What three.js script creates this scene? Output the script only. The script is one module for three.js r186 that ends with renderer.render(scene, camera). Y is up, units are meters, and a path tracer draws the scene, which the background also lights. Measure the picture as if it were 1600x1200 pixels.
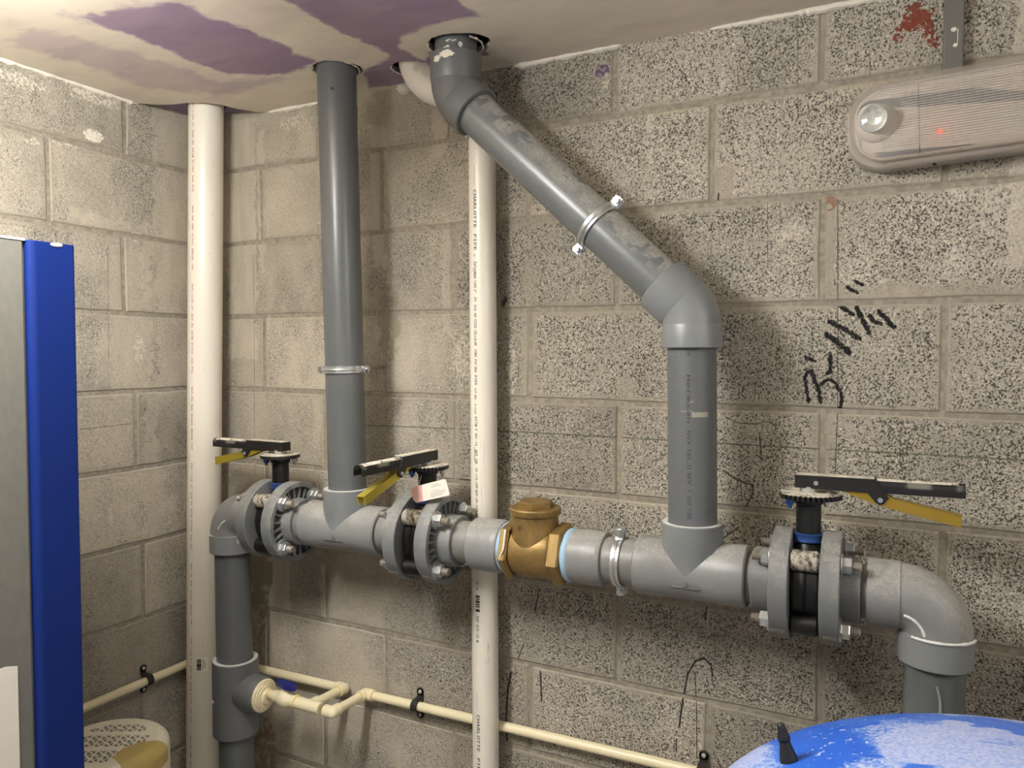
import * as THREE from 'three';
import { RoundedBoxGeometry } from 'three/addons/geometries/RoundedBoxGeometry.js';
import { mergeGeometries, toCreasedNormals } from 'three/addons/utils/BufferGeometryUtils.js';
import { RectAreaLightUniformsLib } from 'three/addons/lights/RectAreaLightUniformsLib.js';

// ---------------------------------------------------------------- camera, lights, exposure
RectAreaLightUniformsLib.init();
const scene = new THREE.Scene();
const FOCAL = 1172;                                    // in pixels of the 1600 x 1200 frame
const camera = new THREE.PerspectiveCamera(2 * Math.atan(600 / FOCAL) * 180 / Math.PI, 4 / 3, 0.05, 30);
camera.position.set(1.7799, 1.7361, 1.5357);
camera.rotation.set(-0.0430, 0.46897, 0.004618, 'YXZ');
camera.updateMatrixWorld(true);
scene.add(camera);
const renderer = new THREE.WebGLRenderer({ antialias: true });
renderer.toneMapping = THREE.LinearToneMapping;
renderer.toneMappingExposure = 4.6;
renderer.shadowMap.enabled = true;
scene.background = new THREE.Color(0x000000);
const CEIL = 2.38, ROOM_X = 3.7, ROOM_Z = 3.1;
// ceiling strip lamps: centre x, centre z, length along z, strength
const LAMPS = [
  { x: 0.78, z: 1.19, len: 0.56, power: 34.5, label: 'long white strip lamp on the ceiling near the blue cabinet' },
  { x: 3.0, z: 1.15, len: 0.58, power: 2.6, label: 'long white strip lamp on the ceiling beyond the emergency light' },
];
const LAMP_COLOR = new THREE.Color().setRGB(0.985, 1.0, 0.99);

// ---------------------------------------------------------------- helpers
const V = (x, y, z) => new THREE.Vector3(x, y, z);
function rng(seed) { let s = seed >>> 0; return () => { s = (s + 0x6D2B79F5) | 0; let t = Math.imul(s ^ (s >>> 15), 1 | s); t = (t + Math.imul(t ^ (t >>> 7), 61 | t)) ^ t; return ((t ^ (t >>> 14)) >>> 0) / 4294967296; }; }
const NTAB = new Float32Array(65536); { const r = rng(77); for (let i = 0; i < 65536; i++) NTAB[i] = r(); }
function vn(x, y) {                                    // value noise, 0..1
  const xi = Math.floor(x), yi = Math.floor(y); let fx = x - xi, fy = y - yi;
  fx = fx * fx * (3 - 2 * fx); fy = fy * fy * (3 - 2 * fy);
  const x0 = xi & 255, x1 = (xi + 1) & 255, y0 = (yi & 255) << 8, y1 = ((yi + 1) & 255) << 8;
  const a = NTAB[y0 + x0], b = NTAB[y0 + x1], c = NTAB[y1 + x0], d = NTAB[y1 + x1];
  return a + (b - a) * fx + (c - a + (a - b - c + d) * fx) * fy;
}
const fbm = (x, y) => vn(x, y) * 0.5 + vn(x * 2.03 + 17, y * 2.03 + 5) * 0.3 + vn(x * 4.1 + 3, y * 4.1 + 31) * 0.2;
const sst = (a, b, t) => { t = Math.min(1, Math.max(0, (t - a) / (b - a))); return t * t * (3 - 2 * t); };
const lerp = (a, b, t) => a + (b - a) * t;
// a photo pixel gives a direction; the plane it is met on gives the distance
function rayOf(px, py) { return V((px - 800) / FOCAL, -(py - 600) / FOCAL, -1).applyQuaternion(camera.quaternion); }
function onZ(px, py, z = 0) { const d = rayOf(px, py), t = (z - camera.position.z) / d.z; return camera.position.clone().addScaledVector(d, t); }
function onX(px, py, x = 0) { const d = rayOf(px, py), t = (x - camera.position.x) / d.x; return camera.position.clone().addScaledVector(d, t); }
function onY(px, py, y = CEIL) { const d = rayOf(px, py), t = (y - camera.position.y) / d.y; return camera.position.clone().addScaledVector(d, t); }

const taken = {};
function numbered(n) { const k = taken[n] = (taken[n] ?? -1) + 1; return k ? `${n}_${String(k).padStart(3, '0')}` : n; }
function shade(m) { m.castShadow = true; m.receiveShadow = true; return m; }
function part(name, geo, mat, parent) { const m = shade(new THREE.Mesh(geo, mat)); m.name = name; parent.add(m); return m; }
function thing(name, label, category, pos = [0, 0, 0], group) {
  const o = new THREE.Group(); o.name = numbered(name); o.position.set(...pos); o.userData = { label, category };
  if (group) o.userData.group = group; scene.add(o); return o;
}
function solo(name, geo, mat, label, category, pos = [0, 0, 0], group) {
  const m = shade(new THREE.Mesh(geo, mat)); m.name = numbered(name); m.position.set(...pos); m.userData = { label, category };
  if (group) m.userData.group = group; scene.add(m); return m;
}
function struct(name, label, category) { const o = new THREE.Group(); o.name = name; o.userData = { kind: 'structure', label, category }; scene.add(o); return o; }
const creased = (g, a) => toCreasedNormals(g.scale(1000, 1000, 1000), a).scale(0.001, 0.001, 0.001);   // the helper merges points closer than 1 cm otherwise
// surface of revolution; profile = [axial, radius]; u = .25 top, .5 front (axis x) or u = .5 front (axis y); v in half metres
function rev(profile, axis = 'y', seg = 48, crease = 0.55, phi = [0, Math.PI * 2]) {
  let g = new THREE.LatheGeometry(profile.map(([a, r]) => new THREE.Vector2(Math.max(r, 1e-5), a)), seg, phi[0], phi[1]);
  const p = g.attributes.position, uv = g.attributes.uv;
  for (let i = 0; i < p.count; i++) uv.setY(i, p.getY(i) / 0.5);
  g = creased(g, crease); g.rotateY(Math.PI);
  if (axis === 'x') g.rotateZ(-Math.PI / 2);
  if (axis === 'z') g.rotateX(Math.PI / 2);
  return g;
}
const cyl = (a0, a1, r, axis = 'y', seg = 40, ch = 0.0015) => rev([[a0, 0], [a0, r - ch], [a0 + ch, r], [a1 - ch, r], [a1, r - ch], [a1, 0]], axis, seg);
function hexPrism(a0, a1, r, axis, ch = 0.002) {       // r to the flats
  const R = r / Math.cos(Math.PI / 6);
  let g = new THREE.LatheGeometry([[a0, 1e-5], [a0, R * 0.93], [a0 + ch, R], [a1 - ch, R], [a1, R * 0.93], [a1, 1e-5]].map(([a, q]) => new THREE.Vector2(q, a)), 6);
  g = creased(g, 0.3);
  if (axis === 'x') g.rotateZ(-Math.PI / 2); if (axis === 'z') g.rotateX(Math.PI / 2);
  return g;
}
function box(w, h, d, x = 0, y = 0, z = 0, r = 0.0015) { const g = new RoundedBoxGeometry(w, h, d, 2, Math.min(r, w / 2.01, h / 2.01, d / 2.01)); g.translate(x, y, z); return g; }
function alongY(o, a, b) { const d = b.clone().sub(a); o.position.copy(a); o.quaternion.setFromUnitVectors(V(0, 1, 0), d.clone().normalize()); return d.length(); }
function extrude(shape, depth, bevel = 0.0015, seg = 2, curve = 16) {
  return new THREE.ExtrudeGeometry(shape, { depth: depth - 2 * bevel, bevelEnabled: bevel > 0, bevelSize: bevel, bevelThickness: bevel, bevelOffset: -bevel, bevelSegments: seg, curveSegments: curve }).translate(0, 0, bevel);
}
function rrShape(x0, y0, x1, y1, r) {
  const s = new THREE.Shape(); s.moveTo(x0 + r, y0); s.lineTo(x1 - r, y0); s.absarc(x1 - r, y0 + r, r, -Math.PI / 2, 0); s.lineTo(x1, y1 - r);
  s.absarc(x1 - r, y1 - r, r, 0, Math.PI / 2); s.lineTo(x0 + r, y1); s.absarc(x0 + r, y1 - r, r, Math.PI / 2, Math.PI); s.lineTo(x0, y0 + r); s.absarc(x0 + r, y0 + r, r, Math.PI, Math.PI * 1.5); return s;
}
function poly(pts) { return new THREE.Shape(pts.map(([x, y]) => new THREE.Vector2(x, y))); }
// sweep of circles along a list of {p, t(angent), r}
function sweep(stations, seg = 36, up = V(0, 0, 1)) {
  const pos = [], uv = [], idx = []; let L = 0;
  stations.forEach((s, i) => {
    if (i) L += s.p.distanceTo(stations[i - 1].p);
    const t = s.t.clone().normalize(), b = up.clone().sub(t.clone().multiplyScalar(up.dot(t))).normalize(), n = b.clone().cross(t);
    for (let j = 0; j <= seg; j++) { const a = j / seg * Math.PI * 2; const q = s.p.clone().addScaledVector(b, -Math.cos(a) * s.r).addScaledVector(n, Math.sin(a) * s.r); pos.push(q.x, q.y, q.z); uv.push(j / seg, L / 0.5); }
  });
  for (let i = 0; i < stations.length - 1; i++) for (let j = 0; j < seg; j++) { const a = i * (seg + 1) + j, b = a + seg + 1; idx.push(a, a + 1, b, b, a + 1, b + 1); }
  let g = new THREE.BufferGeometry(); g.setAttribute('position', new THREE.Float32BufferAttribute(pos, 3)); g.setAttribute('uv', new THREE.Float32BufferAttribute(uv, 2)); g.setIndex(idx);
  return creased(g, 0.6);
}
function dataTex(w, h, fill, { srgb = true, repeat = true } = {}) {
  const d = new Uint8Array(w * h * 4); fill(d, w, h);
  const t = new THREE.DataTexture(d, w, h, THREE.RGBAFormat); t.magFilter = THREE.LinearFilter; t.minFilter = THREE.LinearMipmapLinearFilter; t.generateMipmaps = true;
  t.wrapS = t.wrapT = repeat ? THREE.RepeatWrapping : THREE.ClampToEdgeWrapping; if (srgb) t.colorSpace = THREE.SRGBColorSpace; t.needsUpdate = true; return t;
}
function canvasTex(w, h, draw) {
  const c = document.createElement('canvas'); c.width = w; c.height = h; draw(c.getContext('2d'), w, h);
  const t = new THREE.CanvasTexture(c); t.colorSpace = THREE.SRGBColorSpace; t.wrapS = THREE.RepeatWrapping; t.wrapT = THREE.ClampToEdgeWrapping; return t;
}
const std = (o) => new THREE.MeshStandardMaterial(o), phys = (o) => new THREE.MeshPhysicalMaterial(o);

// ---------------------------------------------------------------- concrete block texture
const COURSE = 0.2032, TOP = 2.44, JOINT = 0.0055;
const ROWSHIFT_BACK = [-0.013, -0.010, -0.004, -0.004, 0.004, 0.002, 0.008, 0, 0, 0.004, -0.003, 0.002];
const backHead = (row, n) => (row % 2 ? 0.2399 : 0.0367) + 0.4064 * n + ROWSHIFT_BACK[row];
const leftHead = (row, n) => (row % 2 ? 0.440 : [0.24, 0, 0.25, 0, 0.222, 0, 0.206, 0, 0.22, 0, 0.23, 0][row]) + 0.4064 * n;
const bed = (row) => TOP - COURSE * row;
const SM = [160, 151, 135], FILM = [184, 174, 156];      // mortar of the joints, troweled plaster film, paled to paint the corner side brighter
// paints one wall map; toWall: texel -> wall metres; rough(s, y) = how open the block face is
function wallMaps(w, h, s0, sw, y0, yh, headOf, rough, tone, seed, overlays) {
  const col = new Uint8Array(w * h * 4), bump = new Uint8Array(w * h * 4);
  for (let j = 0; j < h; j++) {
    const y = y0 + (j + 0.5) / h * yh, row = Math.max(0, Math.min(11, Math.floor((TOP - y) / COURSE)));
    for (let i = 0; i < w; i++) {
      const s = s0 + (i + 0.5) / w * sw, k = (j * w + i) * 4;
      const n0 = Math.floor((s - headOf(row, 0)) / 0.4064);
      const bt = NTAB[((n0 + 9) * 977 + row * 131 + seed) & 65535];
      const ds = Math.min(s - headOf(row, n0), headOf(row, n0 + 1) - s), dy = Math.min(bed(row) - y, y - bed(row + 1));
      const wob = (vn(s * 60 + seed, y * 60) - 0.5) * 0.009, low = fbm(s * 7 + seed, y * 7);
      const edge = Math.min(ds, dy) + wob;
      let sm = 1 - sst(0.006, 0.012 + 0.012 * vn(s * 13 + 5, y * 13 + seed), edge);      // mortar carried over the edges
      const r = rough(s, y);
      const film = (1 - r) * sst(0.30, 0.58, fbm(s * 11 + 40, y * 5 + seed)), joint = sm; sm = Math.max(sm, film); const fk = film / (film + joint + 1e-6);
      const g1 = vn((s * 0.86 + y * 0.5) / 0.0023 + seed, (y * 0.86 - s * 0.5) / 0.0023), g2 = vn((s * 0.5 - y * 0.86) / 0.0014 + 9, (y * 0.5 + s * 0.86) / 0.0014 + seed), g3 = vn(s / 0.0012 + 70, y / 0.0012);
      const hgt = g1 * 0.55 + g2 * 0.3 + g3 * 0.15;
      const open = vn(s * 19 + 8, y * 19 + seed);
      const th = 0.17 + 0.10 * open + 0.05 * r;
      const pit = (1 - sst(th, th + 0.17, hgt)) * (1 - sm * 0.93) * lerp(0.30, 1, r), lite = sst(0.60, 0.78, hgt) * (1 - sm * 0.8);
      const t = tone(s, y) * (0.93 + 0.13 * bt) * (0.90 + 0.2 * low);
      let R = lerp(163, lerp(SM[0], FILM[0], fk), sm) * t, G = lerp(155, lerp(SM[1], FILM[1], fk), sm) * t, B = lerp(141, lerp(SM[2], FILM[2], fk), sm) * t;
      const f = 1 + 0.20 * lite - 0.52 * pit + (g3 - 0.5) * 0.10 + (g2 - 0.5) * 0.12 * (1 - sm);  // pale grains; pores darkened in the colour for the shade inside them
      col[k] = Math.min(255, R * f); col[k + 1] = Math.min(255, G * f); col[k + 2] = Math.min(255, B * f); col[k + 3] = 255;
      const bh = lerp(0.25 + 0.75 * (hgt - 0.2) / 0.6 - 0.3 * pit, 0.66 + (g2 - 0.5) * 0.12 + (vn(s * 90, y * 90) - 0.5) * 0.12, sm * 0.9);
      bump[k] = bump[k + 1] = bump[k + 2] = Math.max(0, Math.min(255, bh * 255)); bump[k + 3] = 255;
    }
  }
  const P = { w, h, s0, sw, y0, yh, col, bump };
  overlays && overlays(P);
  const mk = (d, srgb) => { const t = new THREE.DataTexture(d, w, h, THREE.RGBAFormat); t.magFilter = THREE.LinearFilter; t.minFilter = THREE.LinearMipmapLinearFilter; t.generateMipmaps = true; t.wrapS = t.wrapT = THREE.RepeatWrapping; if (srgb) t.colorSpace = THREE.SRGBColorSpace; t.needsUpdate = true; return t; };
  return { map: mk(col, true), bumpMap: mk(bump, false) };
}
function blot(P, s0, s1, y0, y1, f) {                   // visit texels of a rectangle; f(s, y) -> [r, g, b, a, flat]
  const i0 = Math.max(0, Math.floor((s0 - P.s0) / P.sw * P.w)), i1 = Math.min(P.w - 1, Math.ceil((s1 - P.s0) / P.sw * P.w));
  const j0 = Math.max(0, Math.floor((y0 - P.y0) / P.yh * P.h)), j1 = Math.min(P.h - 1, Math.ceil((y1 - P.y0) / P.yh * P.h));
  for (let j = j0; j <= j1; j++) for (let i = i0; i <= i1; i++) {
    const s = P.s0 + (i + 0.5) / P.w * P.sw, y = P.y0 + (j + 0.5) / P.h * P.yh, k = (j * P.w + i) * 4;
    const c = f(s, y, P.bump[k] / 255); if (!c || c[3] <= 0) continue;
    for (let q = 0; q < 3; q++) P.col[k + q] = lerp(P.col[k + q], c[q], c[3]);
    if (c[4]) { const v = lerp(P.bump[k], 165 + (vn(s * 300, y * 300) - 0.5) * 50, c[3] * c[4]); P.bump[k] = P.bump[k + 1] = P.bump[k + 2] = v; }
  }
}
function stroke(P, pts, rad, color, alpha, grainy = 1) {   // marker or pencil: holds on the high grains, skips the pores
  for (let q = 0; q < pts.length - 1; q++) {
    const [ax, ay] = pts[q], [bx, by] = pts[q + 1], L2 = (bx - ax) ** 2 + (by - ay) ** 2 || 1e-9;
    blot(P, Math.min(ax, bx) - rad * 2, Math.max(ax, bx) + rad * 2, Math.min(ay, by) - rad * 2, Math.max(ay, by) + rad * 2, (s, y, b) => {
      const t = Math.max(0, Math.min(1, ((s - ax) * (bx - ax) + (y - ay) * (by - ay)) / L2));
      const d = Math.hypot(s - ax - t * (bx - ax), y - ay - t * (by - ay)) + (vn(s * 260, y * 260) - 0.5) * rad * 1.1 * grainy;
      const a = (1 - sst(rad * 0.65, rad, d)) * alpha * lerp(1, sst(0.28, 0.46, b * 0.5 + vn(s * 420 + 3, y * 420) * 0.5), grainy);
      return [...color, a, 0];
    });
  }
}
const wz = (px, py) => { const p = onZ(px, py, 0.001); return [p.x, p.y]; };
const wx = (px, py) => { const p = onX(px, py, 0.001); return [p.z, p.y]; };
function smearRect(P, conv, px0, py0, px1, py1, color = SM, alpha = 0.9, flat = 1, fray = 0.012) {
  const a = conv(px0, py0), b = conv(px1, py1), s0 = Math.min(a[0], b[0]), s1 = Math.max(a[0], b[0]), y0 = Math.min(a[1], b[1]), y1 = Math.max(a[1], b[1]);
  blot(P, s0 - fray, s1 + fray, y0 - fray, y1 + fray, (s, y) => {
    const d = Math.min(s - s0, s1 - s, y - y0, y1 - y) + (fbm(s * 45 + px0, y * 45) - 0.5) * fray * 2.6;
    const t = 0.92 + 0.16 * fbm(s * 50, y * 12 + px0);
    return [color[0] * t, color[1] * t, color[2] * t, sst(0, 0.004, d) * alpha * (0.75 + 0.25 * vn(s * 400, y * 400)), flat];
  });
}
function crumbs(P, conv, px, py, rx, ry, color, alpha, thr, scale = 130, flat = 0.6) {   // ragged spot with an outline of its own
  const c = conv(px, py), e = conv(px + rx, py), g = conv(px, py + ry), R = Math.abs(e[0] - c[0]), Q = Math.abs(g[1] - c[1]);
  blot(P, c[0] - R, c[0] + R, c[1] - Q, c[1] + Q, (s, y) => { const d = ((s - c[0]) / R) ** 2 + ((y - c[1]) / Q) ** 2; return [...color, sst(thr, thr + 0.07, fbm(s * scale + px, y * scale) + 0.25 * (1 - d) - 0.12) * alpha * (d < 1 ? 1 : 0), flat]; });
}
const line = (conv, pts) => pts.map(([x, y]) => conv(x, y));
const cropF = (x, y) => [770 + x / 3.636, 860 + y / 3.636], cropE = (x, y) => [1120 + x / 3.333, 580 + y / 3.333], cropH = (x, y) => [1200 + x / 5, 420 + y / 5];
function backOverlays(P) {
  // plaster and mortar carried over the corner and over some joints
  for (const [a, b, c, d, al] of [[352, 190, 402, 560, .85], [402, 205, 414, 430, .8], [410, 860, 455, 1120, .8], [580, 195, 604, 420, .75], [500, 880, 514, 985, .6], [676, 170, 698, 240, .8], [690, 350, 706, 520, .6],
    [1272, 312, 1308, 470, .9], [1304, 446, 1600, 472, .85], [1110, 258, 1146, 312, .8], [816, 400, 838, 498, .7], [812, 500, 838, 628, .75], [965, 590, 992, 632, .75], [1150, 470, 1290, 486, .7], [1282, 478, 1296, 530, .5], [835, 486, 1000, 494, .6], [780, 90, 800, 100, .6], [1266, 640, 1304, 730, .6], [1590, 0, 1640, 420, .6]]) smearRect(P, wz, a, b, c, d, a < 720 ? FILM : SM, al);
  smearRect(P, wz, 1586, 0, 1606, 420, [212, 202, 184], .55, .7, .008);
  // pale lime crumbs
  for (const [x, y, rx, ry] of [[1015, 215, 8, 60], [946, 128, 6, 24], [1130, 130, 7, 30], [575, 200, 10, 12], [460, 190, 30, 14], [1165, 160, 6, 8], [1240, 360, 40, 30], [1560, 320, 60, 60], [1490, 410, 20, 30], [720, 560, 20, 60], [800, 580, 10, 60], [450, 1010, 30, 60], [1500, 300, 30, 30]]) crumbs(P, wz, x, y, rx, ry, [206, 197, 180], .7, .57, 240);
  for (const [x, y, rx, ry, th] of [[1436, 24, 26, 20, .40], [1408, 42, 18, 12, .44], [1450, 50, 11, 20, .44], [1404, 60, 9, 12, .5], [1425, 40, 16, 10, .46], [1462, 66, 12, 12, .54]]) crumbs(P, wz, x, y, rx, ry, [126, 60, 44], .92, th, 130, .3);
  crumbs(P, wz, 1296, 316, 12, 14, [130, 82, 58], .6, .5, 90, .3); crumbs(P, wz, 941, 112, 11, 11, [98, 76, 106], .9, .42, 110, .3);
  crumbs(P, wz, 415, 1180, 20, 60, [140, 98, 66], .5, .45, 60, .5); crumbs(P, wz, 400, 880, 26, 110, [112, 104, 90], .55, .42, 40, .5); crumbs(P, wz, 608, 505, 20, 60, [128, 118, 100], .5, .46, 50, .3);  // brown rust stain, then darker ragged patches beside left drop and riser
  // snapped chalk line and pencil lines
  stroke(P, line(wz, [[560, 664], [740, 671], [960, 683], [1200, 697], [1400, 708], [1640, 721]]), .0017, [70, 80, 58], .6, .8);
  stroke(P, line(wz, [[1309, 312], [1309, 640], [1304, 760]]), .0010, [66, 60, 52], .8, .3);
  for (const l of [[[1246, 20], [1247, 186]], [[1359, 96], [1359, 130]], [[1199, 300], [1200, 420]], [[1219, 310], [1219, 360]], [[920, 640], [923, 700]], [[545, 1080], [540, 1130]], [[396, 400], [398, 740]]]) stroke(P, line(wz, l), .0009, [80, 72, 62], .6, .4);
  // scribbles
  const ink = [34, 30, 28];
  for (const [l, r] of [[[[1060, 1000], [1075, 880], [1108, 700], [1150, 630], [1200, 612], [1240, 650], [1250, 715]], .0022], [[[1150, 690], [1158, 900], [1160, 1180]], .0011], [[[104, 690], [84, 800], [76, 960], [80, 1080]], .0028], [[[272, 690], [278, 855]], .0024], [[[265, 220], [240, 350]], .0016], [[[175, 535], [145, 615]], .0014], [[[1218, 290], [1208, 390]], .0015], [[[1045, 1070], [1042, 1140]], .0014]]) stroke(P, line(wz, l.map((p) => cropF(...p))), r, ink, .85, .5);
  for (const [l, r] of [[[[40, 520], [90, 555], [140, 580], [190, 592], [186, 640], [150, 710]], .0021], [[[20, 880], [60, 850], [110, 815]], .0018], [[[45, 240], [110, 270], [200, 275], [260, 262], [310, 280], [300, 310]], .0010], [[[225, 340], [232, 460]], .0014]]) stroke(P, line(wz, l.map((p) => cropE(...p))), r, [58, 52, 46], .75, .5);
  stroke(P, line(wz, [[786, 476], [790, 468]]), .006, [54, 48, 42], .85, .3); stroke(P, line(wz, [[1031, 172], [1025, 172]]), .0035, [40, 36, 32], .8, .4); stroke(P, line(wz, [[1122, 312], [1123, 303]]), .002, ink, .8, .2);
  // the measurement written in black marker
  const mk = (pts, r) => stroke(P, line(wz, pts.map((p) => cropH(...p))), r, [24, 21, 20], 1, .8);
  mk([[315, 1035], [302, 940], [288, 855], [305, 805], [335, 800], [368, 880], [398, 960], [408, 1040]], .0042);
  mk([[410, 910], [450, 872], [492, 866], [532, 900], [568, 970], [578, 1030], [565, 1088]], .0038);
  mk([[295, 690], [370, 722]], .0038); mk([[485, 662], [486, 800], [468, 812]], .0040);
  mk([[460, 512], [500, 540], [640, 655]], .0055); mk([[488, 414], [600, 475], [710, 546]], .0050);
  mk([[565, 290], [660, 356]], .0042); mk([[692, 292], [722, 365], [788, 498]], .0044); mk([[795, 368], [822, 412], [882, 428]], .0042); mk([[868, 338], [925, 392], [982, 456]], .0046);
  mk([[620, 145], [698, 186]], .0038); mk([[680, 95], [738, 125]], .0036); mk([[558, 1115], [578, 1128]], .002);
}
function leftOverlays(P) {
  for (const [a, b, c, d, al] of [[236, 130, 300, 620, .55], [222, 370, 240, 600, .8], [170, 380, 228, 620, .45], [110, 330, 230, 362, .6], [226, 600, 250, 860, .5], [210, 860, 232, 960, .4]]) smearRect(P, wx, a, b, c, d, FILM, al, 1, .02);
  for (const [x, y, rx, ry] of [[146, 212, 16, 10], [100, 222, 30, 8], [50, 220, 18, 6], [218, 545, 10, 26], [30, 125, 60, 14], [140, 150, 60, 12], [173, 808, 5, 14], [212, 370, 16, 8]]) crumbs(P, wx, x, y, rx, ry, x === 146 ? [230, 222, 206] : [208, 199, 182], .85, x === 146 ? .34 : .55, 220);
  stroke(P, line(wx, [[168, 380], [170, 560]]), .0009, [92, 82, 68], .6, .4); stroke(P, line(wx, [[126, 671], [205, 662]]), .0010, [92, 84, 70], .8, .3);
  stroke(P, line(wx, [[196, 236], [206, 222], [218, 212], [232, 208], [248, 214]]), .0012, [110, 102, 88], .6, .3);
}
const backRough = (s, y) => 0.28 + 0.72 * sst(0.62, 1.05, s + (fbm(s * 4, y * 4) - 0.5) * 0.5);  // film coverage grows towards the corner, painting in its brighter light
const M = {};
{
  const backTone = (s) => 1.0;
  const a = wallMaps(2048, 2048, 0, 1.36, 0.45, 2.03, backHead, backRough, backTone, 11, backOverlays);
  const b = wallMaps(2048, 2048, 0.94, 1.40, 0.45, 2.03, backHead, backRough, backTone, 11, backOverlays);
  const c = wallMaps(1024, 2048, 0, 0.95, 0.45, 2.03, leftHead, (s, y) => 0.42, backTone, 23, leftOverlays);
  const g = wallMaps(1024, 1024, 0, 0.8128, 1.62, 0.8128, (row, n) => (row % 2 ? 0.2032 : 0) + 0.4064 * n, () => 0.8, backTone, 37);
  const mk = (t) => std({ map: t.map, bumpMap: t.bumpMap, bumpScale: 0.0022, roughness: 0.96 });
  M.blockA = mk(a); M.blockB = mk(b); M.blockL = mk(c); M.blockG = mk(g);
  M.blockA.userData.m = [0, 1.36, 0.45, 2.03]; M.blockB.userData.m = [0.94, 1.40, 0.45, 2.03]; M.blockL.userData.m = [0, 0.95, 0.45, 2.03]; M.blockG.userData.m = [0, 0.8128, 1.62, 0.8128];
}
M.mortar = std({ map: dataTex(512, 512, (d, w, h) => { for (let i = 0; i < w * h; i++) { const x = i % w, y = (i / w) | 0, t = 0.86 + 0.2 * vn(x / 8, y / 8) + 0.1 * (vn(x / 2, y / 2) - .5); d[i * 4] = 154 * t; d[i * 4 + 1] = 145 * t; d[i * 4 + 2] = 130 * t; d[i * 4 + 3] = 255; } }), roughness: 0.95 });

// ---------------------------------------------------------------- walls, each block a piece of its own
function blockGeo(s0, s1, y0, y1, proud, mp, R, flip) {    // front polygon with a slightly uneven outline, a bevel ring and sides
  const out = [], n = 5, jit = () => (R() - 0.5) * 0.0030;
  const rim = [];
  for (let i = 0; i < n; i++) rim.push([lerp(s0, s1, i / n), y0]);
  rim.push([s1, y0], [s1, lerp(y0, y1, .5)]);
  for (let i = 0; i < n; i++) rim.push([lerp(s1, s0, i / n), y1]);
  rim.push([s0, y1], [s0, lerp(y1, y0, .5)]);
  const cs = (s0 + s1) / 2, cy = (y0 + y1) / 2, J = rim.map(([s, y]) => [s + jit(), y + jit()]);
  const ins = J.map(([s, y]) => [s - Math.sign(s - cs) * 0.003 * (Math.abs(s - cs) > (s1 - s0) * 0.45 ? 1 : 0), y - Math.sign(y - cy) * 0.003 * (Math.abs(y - cy) > (y1 - y0) * 0.45 ? 1 : 0)]);
  const pos = [], uv = [], N = J.length;
  const put = (s, y, z) => { flip ? pos.push(z, y, s) : pos.push(s, y, z); uv.push((s - mp[0]) / mp[1], (y - mp[2]) / mp[3]); };
  const tri = (a, b, c) => { if (flip) { put(...a); put(...c); put(...b); } else { put(...a); put(...b); put(...c); } };
  for (let i = 0; i < N; i++) {
    const k = (i + 1) % N, a = [...ins[i], proud], b = [...ins[k], proud], c = [...J[i], proud - 0.0025], d = [...J[k], proud - 0.0025], e = [...J[i], -0.03], f = [...J[k], -0.03];
    tri([cs, cy, proud], a, b); tri(a, c, d); tri(a, d, b); tri(c, e, f); tri(c, f, d);
  }
  const g = new THREE.BufferGeometry(); g.setAttribute('position', new THREE.Float32BufferAttribute(pos, 3)); g.setAttribute('uv', new THREE.Float32BufferAttribute(uv, 2));
  return creased(g, 0.3);
}
function blockWall(name, label, headOf, length, matOf, proudOf, flip) {
  const wall = struct(name, label, 'wall'), R = rng(name.length * 91);
  const slab = flip ? box(0.2, CEIL + 0.12, length, -0.1 - 0.0018, (CEIL + 0.12) / 2, length / 2, 0.0005) : box(length, CEIL + 0.12, 0.2, length / 2, (CEIL + 0.12) / 2, -0.1 - 0.0018, 0.0005);
  const p = slab.attributes.position, u = slab.attributes.uv; for (let i = 0; i < p.count; i++) u.setXY(i, (flip ? p.getZ(i) : p.getX(i)) / 0.5, p.getY(i) / 0.5);
  part('mortar', slab, M.mortar, wall);
  let c = 0;
  for (let row = 0; row < 12; row++) {
    const ya = bed(row + 1) + JOINT, yb = bed(row) - JOINT;
    for (let n = -1; n < 10; n++) {
      let a = headOf(row, n) + JOINT, b = headOf(row, n + 1) - JOINT;
      if (b < 0.06 || a > length - 0.05) continue;
      if (a < 0.08) a = 0.0035; if (b > length - 0.05) b = length - 0.002;
      if (a === 0.0035 && b - a < 0.1) continue;
      const m = matOf((a + b) / 2, (ya + yb) / 2), pr = proudOf((a + b) / 2) + (R() - 0.5) * 0.0008;
      part(`concrete_block${c ? '_' + String(c).padStart(3, '0') : ''}`, blockGeo(a, b, ya, yb, pr, m.userData.m, R, flip), m, wall); c++;
    }
  }
  return wall;
}
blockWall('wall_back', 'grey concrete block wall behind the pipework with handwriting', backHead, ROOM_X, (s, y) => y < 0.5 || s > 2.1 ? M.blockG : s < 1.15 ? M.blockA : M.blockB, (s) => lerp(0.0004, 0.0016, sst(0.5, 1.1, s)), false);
blockWall('wall_left', 'concrete block wall behind the blue cabinet', leftHead, ROOM_Z, (s, y) => y < 0.5 || s > 0.72 ? M.blockG : M.blockL, () => 0.0012, true);
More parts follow.
